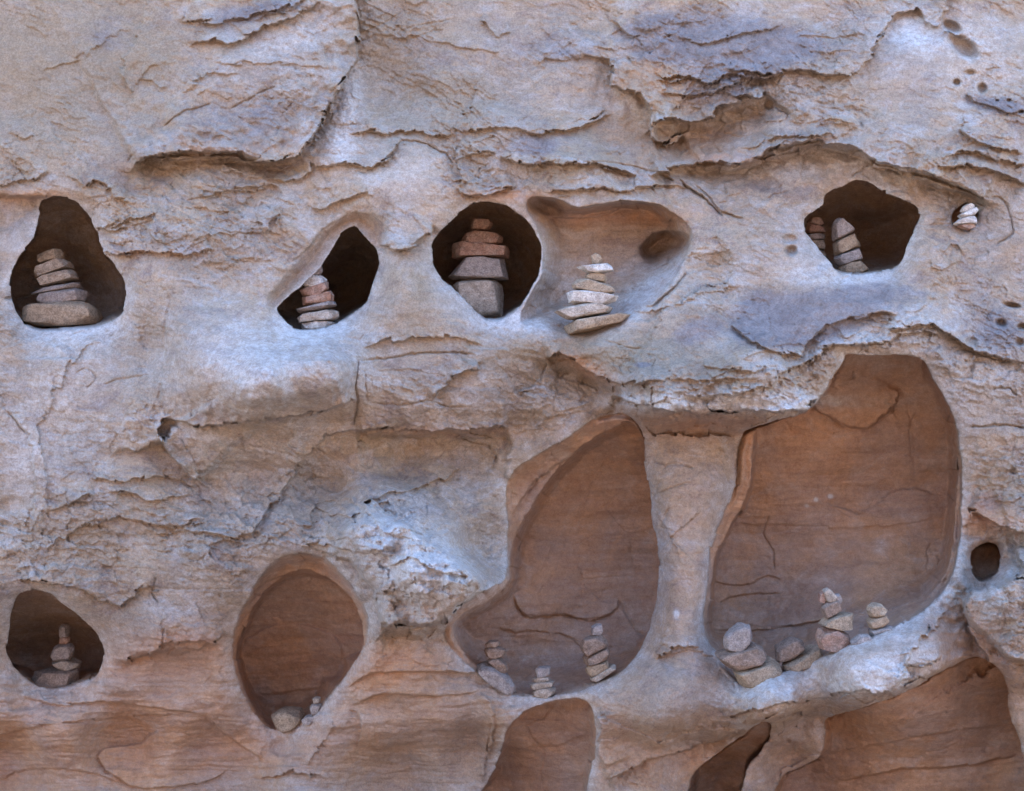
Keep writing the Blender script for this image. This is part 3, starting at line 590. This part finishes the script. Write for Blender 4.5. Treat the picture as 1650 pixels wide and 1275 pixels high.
def stone_mat(name, a, b, c3):
    m = bpy.data.materials.new(name)
    t, N, L, B = nodes(m)
    o = N.new('ShaderNodeTexCoord').outputs['Object']
    oi = N.new('ShaderNodeObjectInfo')
    ad = N.new('ShaderNodeVectorMath'); ad.operation = 'ADD'; L.new(o, ad.inputs[0])
    sc2 = N.new('ShaderNodeVectorMath'); sc2.operation = 'SCALE'; L.new(oi.outputs['Location'], sc2.inputs[0]); sc2.inputs['Scale'].default_value = 7.7
    L.new(sc2.outputs[0], ad.inputs[1])
    v = ad.outputs[0]
    n1_ = mk_noise(N, L, v, 22, 6, .65, .5).outputs[0]
    n2_ = mk_noise(N, L, mapping(N, L, v, (18, 18, 90), (0, .15, 0)), 1, 6, .65, .4).outputs[0]
    n3_ = mk_noise(N, L, v, 210, 4, .75).outputs[0]
    c = mix(N, L, ramp(N, L, n1_, .38, .62), a, b)
    c = mix(N, L, ramp(N, L, n2_, .5, .7, 0, .7), c, c3)
    c = mix(N, L, .8, c, mix(N, L, ramp(N, L, n3_, .32, .66), (.52, .50, .49), (1.1, 1.1, 1.1)), 'MULTIPLY')
    c = mix(N, L, .7, c, mix(N, L, ramp(N, L, mk_noise(N, L, v, 60, 6, .75).outputs[0], .36, .60), (.60, .57, .55), (1.12, 1.11, 1.1)), 'MULTIPLY')
    L.new(c, B.inputs['Base Color']); B.inputs['Roughness'].default_value = .92; B.inputs['Specular IOR Level'].default_value = .18
    b1 = N.new('ShaderNodeBump'); b1.inputs['Strength'].default_value = .8; b1.inputs['Distance'].default_value = .005
    L.new(mk_noise(N, L, v, 70, 7, .72).outputs[0], b1.inputs['Height'])
    b2 = N.new('ShaderNodeBump'); b2.inputs['Strength'].default_value = .4; b2.inputs['Distance'].default_value = .001
    L.new(n3_, b2.inputs['Height']); L.new(b1.outputs[0], b2.inputs['Normal']); L.new(b2.outputs[0], B.inputs['Normal'])
    return m
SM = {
 'brown': stone_mat('shaded_tan_sandstone', (.31, .222, .165), (.25, .185, .145), (.37, .28, .22)),  # tan darkened to put the hollows' shade into the stone colour
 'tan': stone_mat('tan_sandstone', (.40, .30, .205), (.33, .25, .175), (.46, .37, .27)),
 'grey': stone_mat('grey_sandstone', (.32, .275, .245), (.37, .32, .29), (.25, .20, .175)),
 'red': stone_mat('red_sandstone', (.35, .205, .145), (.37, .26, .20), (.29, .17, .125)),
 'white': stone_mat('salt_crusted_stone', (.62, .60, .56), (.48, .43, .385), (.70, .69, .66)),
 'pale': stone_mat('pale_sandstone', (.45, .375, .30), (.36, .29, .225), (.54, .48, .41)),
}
sand = bpy.data.materials.new('red_sand')
t, N, L, B = nodes(sand)
o = N.new('ShaderNodeTexCoord').outputs['Object']
c = mix(N, L, ramp(N, L, mk_noise(N, L, o, 1.3, 8, .6).outputs[0], .35, .65), (.42, .265, .165), (.36, .24, .16))
c = mix(N, L, ramp(N, L, mk_noise(N, L, o, 40, 5, .7).outputs[0], .5, .7, 0, .5), c, (.28, .18, .12))
L.new(c, B.inputs['Base Color']); B.inputs['Roughness'].default_value = .95
b1 = N.new('ShaderNodeBump'); b1.inputs['Distance'].default_value = .03; L.new(mk_noise(N, L, o, 9, 8, .65).outputs[0], b1.inputs['Height']); L.new(b1.outputs[0], B.inputs['Normal'])

# ------------------------------------------------------------------ grid meshes
def grid_mesh(name, V, ny, nx, mat, flip=False):
    idx = np.arange(ny * nx).reshape(ny, nx)
    a, b_, c_, d_ = idx[:-1, :-1], idx[1:, :-1], idx[1:, 1:], idx[:-1, 1:]
    F = np.stack([a, b_, c_, d_] if not flip else [a, d_, c_, b_], -1).reshape(-1, 4)
    me = bpy.data.meshes.new(name)
    me.vertices.add(len(V)); me.vertices.foreach_set('co', V.astype(np.float32).ravel())
    me.loops.add(F.size); me.loops.foreach_set('vertex_index', F.astype(np.int32).ravel())
    me.polygons.add(len(F)); me.polygons.foreach_set('loop_start', (np.arange(len(F)) * 4).astype(np.int32))
    me.update(calc_edges=True)
    me.polygons.foreach_set('use_smooth', np.ones(len(F), bool))
    me.materials.append(mat)
    ob = bpy.data.objects.new(name, me); col.objects.link(ob)
    return ob
def to_world(px, py, d):
    k = 1 + d / DC
    return (px - CX) * S * k, d * S, ZC - (py - CY) * S * k
# far from the frame the face stays a plain sheet, so it meets the ground and the top cleanly
wx, wy, wz = to_world(X + OX, Y + OY, D)
vtx = np.stack([wx, wy, wz], -1).reshape(-1, 3)
cliff = grid_mesh('cliff', vtx, NY, NX, rock)
cliff['kind'] = 'structure'
cliff['label'] = 'weathered red sandstone cliff face pitted with rounded hollows'
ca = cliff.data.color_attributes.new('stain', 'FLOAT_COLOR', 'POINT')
ca.data.foreach_set('color', np.stack([varn, salt_pale, oran, np.ones_like(oran)], -1).astype(np.float32).ravel())
fa = cliff.data.attributes.new('ochre', 'FLOAT', 'POINT')
fa.data.foreach_set('value', yel.astype(np.float32).ravel())

def depth_at(px, py):
    i = int(np.argmin(np.abs(ys - py))); j = int(np.argmin(np.abs(xs - px)))
    return float(D[i, j])

def simple_grid(name, x0, x1, y0, y1, n, m, fn, mat, flip=False):
    xx, yy = np.meshgrid(np.linspace(x0, x1, n), np.linspace(y0, y1, m))
    a, b_, c_ = fn(xx, yy)
    ob = grid_mesh(name, np.stack([a, b_, c_], -1).reshape(-1, 3), m, n, mat, flip)
    ob['kind'] = 'structure'
    return ob
def plain_col(ob, o_=.3, v_=0):
    n = len(ob.data.vertices)
    ca = ob.data.color_attributes.new('stain', 'FLOAT_COLOR', 'POINT')
    ca.data.foreach_set('color', np.tile(np.array([v_, 0, o_, 1], np.float32), n))
# top and back of the cliff, so the sun behind it is really blocked
ztop = float(wz[0].mean()); ytop = float(wy[0].mean())
def top_fn(a, b_):
    return a, ytop + b_ * 14, np.where(b_ <= 0, ztop - .3, ztop + .5 * fbm(a / 3, b_ * 14 / 3, 301, 3)) - np.where(b_ > .96, 8.5, 0)
ct = simple_grid('cliff_top', -12, 12, -.02, 1, 60, 60, top_fn, rock); plain_col(ct)
simple_grid('ground', -60, 60, -60, 60, 200, 200, lambda a, b_: (a, b_, .06 * fbm(a / 3, b_ / 3, 311, 4) - .05), sand, True)
def opp_fn(a, b_):
    return a, -17 - 1.6 * fbm(a / 5, b_ / 3, 321, 5) - b_ * .12, b_
ow = simple_grid('unseen_canyon_wall', -40, 40, -.5, 7.5, 160, 60, opp_fn, rock, False); plain_col(ow, .6, .3)  # out of view; added and toned for warm bounce and less low sky

# ------------------------------------------------------------------ stones
import bmesh
def make_stone(outline, y0, mat, seed=0):
    """an angular broken stone: hull of three rough rings, edges worn, faces uneven"""
    rnd = random.Random(seed * 7 + 3)
    k = 1 + y0 / DC
    P = np.array([((x - CX) * k, -(y - CY) * k) for x, y in outline], float)
    cen = P.mean(0); P = (P - cen) * 1.04
    ext = P.max(0) - P.min(0)
    hd = min(max(.30 * ext[0] + .30 * ext[1], .28 * ext[0]), .6 * max(ext))
    bm = bmesh.new()
    for p in P:
        bm.verts.new((p[0], hd * rnd.uniform(-.45, .25), p[1]))
    for sgn in (-1, 1):
        tilt = rnd.uniform(-.25, .25)
        for p in P:
            q = rnd.uniform(.62, .93)
            qz = rnd.uniform(.70, .95)
            bm.verts.new((p[0] * q, sgn * hd * (rnd.uniform(.72, 1.0) + tilt * p[0] / ext[0]), p[1] * qz))
    r = bmesh.ops.convex_hull(bm, input=bm.verts[:])
    junk = [e for e in r['geom_interior'] + r['geom_unused'] if isinstance(e, bmesh.types.BMVert)]
    bmesh.ops.delete(bm, geom=list(set(junk)), context='VERTS')
    bmesh.ops.dissolve_limit(bm, angle_limit=math.radians(9), verts=bm.verts[:], edges=bm.edges[:])
    bmesh.ops.bevel(bm, geom=bm.edges[:], offset=.045 * min(ext) + .10, segments=2, profile=.6, affect='EDGES', clamp_overlap=True)
    bmesh.ops.triangulate(bm, faces=bm.faces[:])
    lim = max(ext) / 9
    for _ in range(3):
        le = [e for e in bm.edges if e.calc_length() > lim]
        if not le or len(bm.faces) > 2500: break
        bmesh.ops.subdivide_edges(bm, edges=le, cuts=1)
        bmesh.ops.triangulate(bm, faces=bm.faces[:])
    sz = max(ext); so = rnd.uniform(0, 50)
    for v in bm.verts:
        c_ = v.co
        f = .030 * mnoise.noise(c_ / sz * 3.5 + Vector((so, so, so))) * sz + .020 * mnoise.noise(c_ / sz * 10 + Vector((so, 3, so))) * min(sz, 2 * min(ext))
        v.co = c_ * (1 + f / (c_.length + 1e-3))
    for v in bm.verts: v.co *= S
    bmesh.ops.recalc_face_normals(bm, faces=bm.faces[:])
    me = bpy.data.meshes.new('stone'); bm.to_mesh(me); bm.free()
    me.polygons.foreach_set('use_smooth', [True] * len(me.polygons))
    me.set_sharp_from_angle(angle=math.radians(34))
    me.materials.append(SM[mat])
    ob = bpy.data.objects.new('stone', me); col.objects.link(ob)
    ob.location = (cen[0] * S, y0 * S, ZC + cen[1] * S)
    return ob

STACKS = [
 # group, (x,y) where the foot stands on the rim, how far in, [(label, material, outline)...]
 ('cairn in the left upper hollow', (100, 530), 95, [
  ('small square block topping the cairn in the left upper hollow', 'tan', [(60,412),(98,402),(101,409),(101,418),(68,426),(61,423)]),
  ('pale tilted slab just under the top block, left upper hollow', 'pale', [(57,441),(63,432),(80,425),(104,418),(111,422),(112,431),(85,440),(62,448)]),
  ('tilted slab with a reddish underside, third from the top in the left upper hollow', 'pale', [(66,452),(75,446),(95,440),(116,434),(121,442),(124,449),(90,459),(73,462)]),
  ('thin grey sliver with a pointed left end in the left upper hollow cairn', 'grey', [(56,476),(75,466),(105,459),(128,455),(130,460),(127,465),(95,470),(62,477)]),
  ('thick grey stone lying on the broad foot stone of the left upper cairn', 'grey', [(60,484),(72,475),(95,470),(125,465),(138,470),(139,486),(110,491),(72,493),(63,489)]),
  ('broad rounded tan foot stone of the cairn in the left upper hollow', 'tan', [(44,515),(48,497),(58,492),(95,492),(130,488),(150,491),(160,500),(163,512),(158,522),(130,527),(70,527),(47,523)])]),
 ('cairn in the slanting teardrop hollow', (512, 530), 75, [
  ('tiny grey stone on the very top of the teardrop hollow cairn', 'grey', [(513,430),(519,428),(520,437),(515,445),(504,446),(500,441)]),
  ('knobbly white stone near the top of the teardrop hollow cairn', 'white', [(489,453),(495,447),(504,444),(517,445),(526,450),(525,460),(516,468),(505,469),(496,463),(489,461)]),
  ('reddish stone under the knobbly white one in the teardrop hollow', 'red', [(484,468),(500,467),(516,467),(529,455),(530,466),(520,477),(500,481),(488,477)]),
  ('reddish wedge above the thin grey slab in the teardrop hollow', 'red', [(488,480),(510,479),(525,474),(533,469),(538,476),(536,486),(520,490),(490,493)]),
  ('thinnest grey slab of the teardrop hollow cairn', 'grey', [(479,500),(490,496),(515,491),(538,486),(541,492),(515,501),(485,505)]),
  ('speckled flat stone with a pale right end in the teardrop hollow', 'pale', [(480,513),(490,507),(515,502),(535,499),(544,503),(545,511),(540,516),(510,519),(482,522)]),
  ('white foot stone of the cairn in the teardrop hollow', 'white', [(486,522),(510,518),(530,518),(541,521),(530,529),(505,534),(488,531)])]),
 ('cairn in the round dark hollow', (792, 511), 110, [
  ('small dark red stone topping the cairn in the round dark hollow', 'red', [(759,360),(763,352),(790,354),(794,360),(790,370),(783,374),(760,371)]),
  ('reddish oblong stone second from the top in the round dark hollow', 'red', [(744,388),(751,375),(765,372),(800,376),(809,384),(808,393),(800,397),(770,396),(745,392)]),
  ('long brown slab in the middle of the round dark hollow cairn', 'red', [(728,415),(732,395),(745,391),(790,396),(818,400),(820,406),(818,416),(780,418),(735,418)]),
  ('grey trapezoid stone resting on the largest block, round dark hollow', 'grey', [(722,447),(737,430),(748,419),(780,417),(812,417),(815,435),(819,451),(800,452),(770,451),(730,452)]),
  ('largest block, pale with a red lower edge, foot of the round dark hollow cairn', 'pale', [(727,464),(738,454),(760,450),(795,450),(808,458),(811,472),(810,513),(785,516),(748,514),(735,496)])]),
 ('cairn in the open shallow alcove', (948, 532), -6, [
  ('small round tan pebble topping the cairn in the open alcove', 'tan', [(952,413),(958,409),(966,411),(970,417),(968,425),(961,430),(955,425)]),
  ('thin chalky white ragged slab under the pebble in the open alcove', 'white', [(929,430),(945,427),(960,430),(978,425),(985,430),(988,438),(975,439),(960,442),(945,439),(935,434)]),
  ('small tan stone between the ragged white slab and the long tan slab', 'tan', [(943,446),(950,440),(965,441),(975,443),(978,450),(974,456),(960,454),(945,451)]),
  ('long tilted tan slab in the middle of the open alcove cairn', 'tan', [(921,459),(930,451),(945,450),(960,455),(980,460),(991,466),(989,473),(975,475),(950,471),(925,467)]),
  ('broad chalky white stone low in the open alcove cairn', 'white', [(913,474),(920,470),(940,470),(955,468),(975,474),(994,478),(990,487),(975,492),(940,492),(917,489)]),
  ('jagged pinkish stone under the broad white one in the open alcove', 'pale', [(893,503),(908,498),(920,492),(945,490),(970,490),(986,496),(982,505),(950,509),(925,516),(912,515),(905,508)]),
  ('tan wedge slab at the foot of the open alcove cairn', 'tan', [(911,525),(925,517),(950,512),(975,505),(1000,503),(1016,508),(1004,521),(975,527),(950,526),(930,530),(915,541)])]),
 ('left pile in the five-sided hollow', (1318, 398), 150, [
  ('reddish wedge on top of the left pile in the five-sided hollow', 'red', [(1301,357),(1308,350),(1322,352),(1326,363),(1320,367),(1302,361)]),
  ('reddish squarish stone second in the left pile of the five-sided hollow', 'red', [(1298,374),(1301,361),(1318,366),(1326,366),(1328,376),(1302,377)]),
  ('thin bluish grey slab in the left pile of the five-sided hollow', 'grey', [(1297,379),(1320,376),(1329,380),(1328,386),(1310,388),(1300,386)]),
  ('pale stone under the bluish slab in the left pile, five-sided hollow', 'pale', [(1304,388),(1325,387),(1329,397),(1328,404),(1314,403)]),
  ('lowest stone showing of the left pile in the five-sided hollow', 'pale', [(1312,404),(1327,405),(1330,412),(1328,420),(1318,418)])]),
 ('right pile in the five-sided hollow', (1375, 438), 110, [
  ('dark pointed stone topping the right pile in the five-sided hollow', 'grey', [(1342,386),(1341,362),(1345,354),(1352,353),(1360,359),(1375,371),(1373,376),(1360,382),(1345,389)]),
  ('tan block under the dark pointed stone in the five-sided hollow', 'tan', [(1344,408),(1343,393),(1355,384),(1375,378),(1381,388),(1386,397),(1365,405),(1347,411)]),
  ('two-toned block above the foot stone of the right pile, five-sided hollow', 'grey', [(1343,418),(1348,411),(1365,405),(1384,399),(1388,412),(1387,419),(1370,424),(1352,428)]),
  ('rounded foot stone of the right pile in the five-sided hollow', 'tan', [(1350,441),(1353,429),(1365,424),(1383,421),(1393,427),(1398,435),(1392,441),(1370,444)])]),
 ('little cairn in the smallest hollow', (1557, 368), -10, [
  ('white egg-shaped pebble on top in the smallest hollow', 'white', [(1547,341),(1552,332),(1561,328),(1568,331),(1568,336),(1561,341),(1550,343)]),
  ('white boomerang-shaped pebble in the middle in the smallest hollow', 'white', [(1544,347),(1552,342),(1562,340),(1570,335),(1575,340),(1571,346),(1560,350),(1551,352)]),
  ('pinkish white wedge pebble third down in the smallest hollow', 'white', [(1535,361),(1545,353),(1556,350),(1567,349),(1571,355),(1571,362),(1555,363),(1540,363)]),
  ('brown pebble under the white ones in the smallest hollow', 'red', [(1542,364),(1555,361),(1569,361),(1570,367),(1560,371),(1550,369)])]),
 ('cairn in the lower left hollow', (92, 1102), 40, [
  ('dark little stone on top of the lower left hollow cairn', 'grey', [(95,1013),(101,1005),(110,1008),(111,1020),(110,1026),(98,1026)]),
  ('small reddish stone under the dark top one, lower left hollow', 'red', [(96,1030),(100,1025),(112,1025),(114,1033),(110,1038),(98,1038)]),
  ('purplish drum-shaped stone in the lower left hollow cairn', 'grey', [(84,1055),(88,1042),(98,1037),(112,1037),(121,1043),(119,1055),(113,1063),(88,1062)]),
  ('thin pale slab above the foot stone in the lower left hollow', 'white', [(85,1067),(98,1062),(110,1061),(130,1068),(130,1074),(115,1078),(98,1077)]),
  ('wide reddish foot stone of the cairn in the lower left hollow', 'tan', [(55,1092),(60,1081),(80,1076),(125,1076),(129,1082),(127,1100),(110,1106),(75,1106),(58,1099)])]),
 ('', (465, 1172), 8, [
  ('lone angular pale boulder on the floor of the big oval hollow', 'pale', [(437,1152),(450,1143),(465,1140),(482,1145),(491,1153),(486,1165),(472,1174),(458,1179),(447,1171)])]),
 ('tiny cairn in the big oval hollow', (500, 1158), 6, [
  ('tiny pale pebble topping the little pile in the oval hollow', 'white', [(503,1126),(508,1123),(517,1124),(517,1131),(506,1135)]),
  ('middle pebble of the little pile in the oval hollow', 'grey', [(499,1140),(503,1134),(514,1133),(519,1136),(514,1150),(503,1152)]),
  ('lowest flat pebble of the little pile in the oval hollow', 'grey', [(486,1160),(494,1153),(505,1151),(512,1154),(500,1166),(490,1167)])]),
 ('leaning pile at the left of the middle chamber', (800, 1106), 16, [
  ('flat top stone of the leaning pile, left in the middle chamber', 'tan', [(782,1037),(788,1033),(803,1032),(807,1038),(800,1042),(783,1042)]),
  ('second stone of the leaning pile, left in the middle chamber', 'tan', [(780,1048),(785,1042),(800,1041),(815,1045),(813,1056),(800,1060),(784,1058)]),
  ('tilted tan stone above the big slanting one in the middle chamber', 'tan', [(785,1063),(793,1058),(805,1060),(816,1069),(819,1078),(813,1083),(800,1077)]),
  ('big elongated stone slanting down to the right in the middle chamber', 'grey', [(768,1075),(775,1069),(785,1067),(800,1076),(820,1089),(831,1103),(832,1117),(820,1118),(800,1109),(780,1093)])]),
 ('small white cairn in the middle chamber', (875, 1119), 14, [
  ('greyish square stone topping the small white cairn, middle chamber', 'grey', [(863,1078),(868,1074),(887,1074),(886,1085),(880,1091),(864,1090)]),
  ('upper thin white slab of the small white cairn, middle chamber', 'white', [(858,1093),(866,1090),(883,1089),(886,1095),(870,1099),(860,1098)]),
  ('lower thin white slab of the small white cairn, middle chamber', 'white', [(854,1103),(862,1098),(885,1096),(893,1098),(890,1104),(870,1108),(856,1109)]),
  ('lumpy white foot stone of the small white cairn, middle chamber', 'white', [(857,1113),(865,1107),(885,1106),(896,1110),(893,1117),(883,1122),(875,1124),(866,1120),(858,1119)])]),
 ('tall cairn at the right of the middle chamber', (968, 1096), 26, [
  ('small square stone topping the tall cairn, right in the middle chamber', 'grey', [(953,1010),(960,1006),(969,1006),(972,1016),(967,1022),(953,1024)]),
  ('largest block, second in the tall cairn of the middle chamber', 'tan', [(935,1038),(940,1028),(955,1024),(967,1021),(979,1033),(979,1041),(960,1049),(943,1055),(937,1049)]),
  ('third stone of the tall cairn in the middle chamber, dark below', 'tan', [(939,1060),(948,1054),(965,1047),(978,1042),(982,1050),(980,1061),(960,1068),(942,1070)]),
  ('fourth stone of the tall cairn in the middle chamber', 'pale', [(944,1075),(950,1070),(970,1064),(979,1064),(982,1074),(965,1083),(950,1088),(945,1084)]),
  ('thin whitish slab tilted under the tall cairn in the middle chamber', 'white', [(951,1089),(965,1084),(986,1071),(992,1072),(992,1079),(970,1091),(955,1097),(951,1095)])]),
 ('three block pile at the left of the right chamber', (1215, 1098), 26, [
  ('upright angular grey block topping the three block pile, right chamber', 'grey', [(1164,1036),(1166,1023),(1180,1013),(1195,1004),(1207,1007),(1212,1025),(1210,1032),(1196,1046),(1185,1050),(1168,1047)]),
  ('curved tan middle block of the three block pile in the right chamber', 'tan', [(1155,1057),(1165,1051),(1190,1049),(1203,1043),(1214,1036),(1228,1043),(1234,1056),(1225,1067),(1200,1075),(1180,1077),(1165,1067)]),
  ('bulky pinkish foot block of the three block pile in the right chamber', 'pale', [(1179,1080),(1200,1075),(1225,1067),(1242,1060),(1256,1069),(1258,1081),(1250,1089),(1225,1098),(1200,1104),(1191,1100)])]),
 ('two block pile in the right chamber', (1292, 1072), 20, [
  ('rounded upper block leaning on the long slab, right chamber', 'tan', [(1248,1062),(1250,1045),(1262,1033),(1281,1026),(1290,1031),(1295,1041),(1285,1053),(1265,1065),(1252,1066)]),
  ('long pale slab sloping up to the right on the ledge, right chamber', 'pale', [(1261,1069),(1275,1062),(1290,1053),(1315,1042),(1322,1040),(1326,1052),(1323,1059),(1300,1070),(1270,1080),(1262,1079)])]),
 ('tallest pile of the right chamber', (1343, 1052), 30, [
  ('jagged whitish stone at the very top of the tallest pile, right chamber', 'white', [(1325,952),(1332,946),(1340,952),(1347,961),(1342,971),(1330,969)]),
  ('reddish chip left of the jagged top stone, right chamber', 'red', [(1318,969),(1320,956),(1326,952),(1330,966),(1328,972)]),
  ('greyish knob right of the jagged top stone, right chamber', 'grey', [(1342,958),(1352,957),(1357,965),(1354,973),(1344,974)]),
  ('rounded tan stone below the jagged top of the tallest pile', 'tan', [(1323,978),(1330,970),(1343,966),(1354,970),(1354,982),(1345,990),(1328,995),(1324,987)]),
  ('pointed pale block in the middle of the tallest pile, right chamber', 'pale', [(1320,1005),(1330,995),(1350,989),(1373,987),(1372,1000),(1368,1012),(1350,1014),(1330,1010)]),
  ('big orange-brown foot block of the tallest pile, right chamber', 'red', [(1315,1026),(1320,1014),(1345,1010),(1365,1021),(1370,1035),(1366,1046),(1345,1048),(1320,1043)])]),
 ('small pile at the right end of the right chamber', (1412, 1022), 30, [
  ('rounded top stone of the small pile at the right chamber end', 'pale', [(1396,983),(1398,976),(1408,971),(1420,974),(1428,982),(1422,991),(1410,996),(1400,993)]),
  ('pale middle stone of the small pile at the right chamber end', 'pale', [(1398,1002),(1402,996),(1415,994),(1426,990),(1431,998),(1425,1008),(1412,1013),(1401,1012)]),
  ('half hidden lowest stone of the small pile, right chamber end', 'grey', [(1401,1016),(1410,1011),(1430,1008),(1440,1010),(1428,1026),(1404,1030)])]),
 ('', (1388, 1034), 18, [
  ('flat grey stone lying on the ledge between the two right piles', 'grey', [(1371,1036),(1385,1024),(1398,1021),(1402,1027),(1388,1041),(1374,1045)])]),
 ('', (1105, 0), 0, []),
]
k = 0
for grp, (fxp, fyp), off, items in STACKS:
    if not items: continue
    base = depth_at(fxp, fyp + 5) + off
    for lab, mt, outl in items:
        k += 1
        if fyp > 900: mt = {'tan': 'brown', 'pale': 'tan', 'white': 'pale'}.get(mt, mt)  # lower hollows: darker materials swapped in to paint their shade
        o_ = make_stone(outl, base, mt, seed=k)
        o_['label'] = lab; o_['category'] = 'stone'
        if grp: o_['group'] = grp
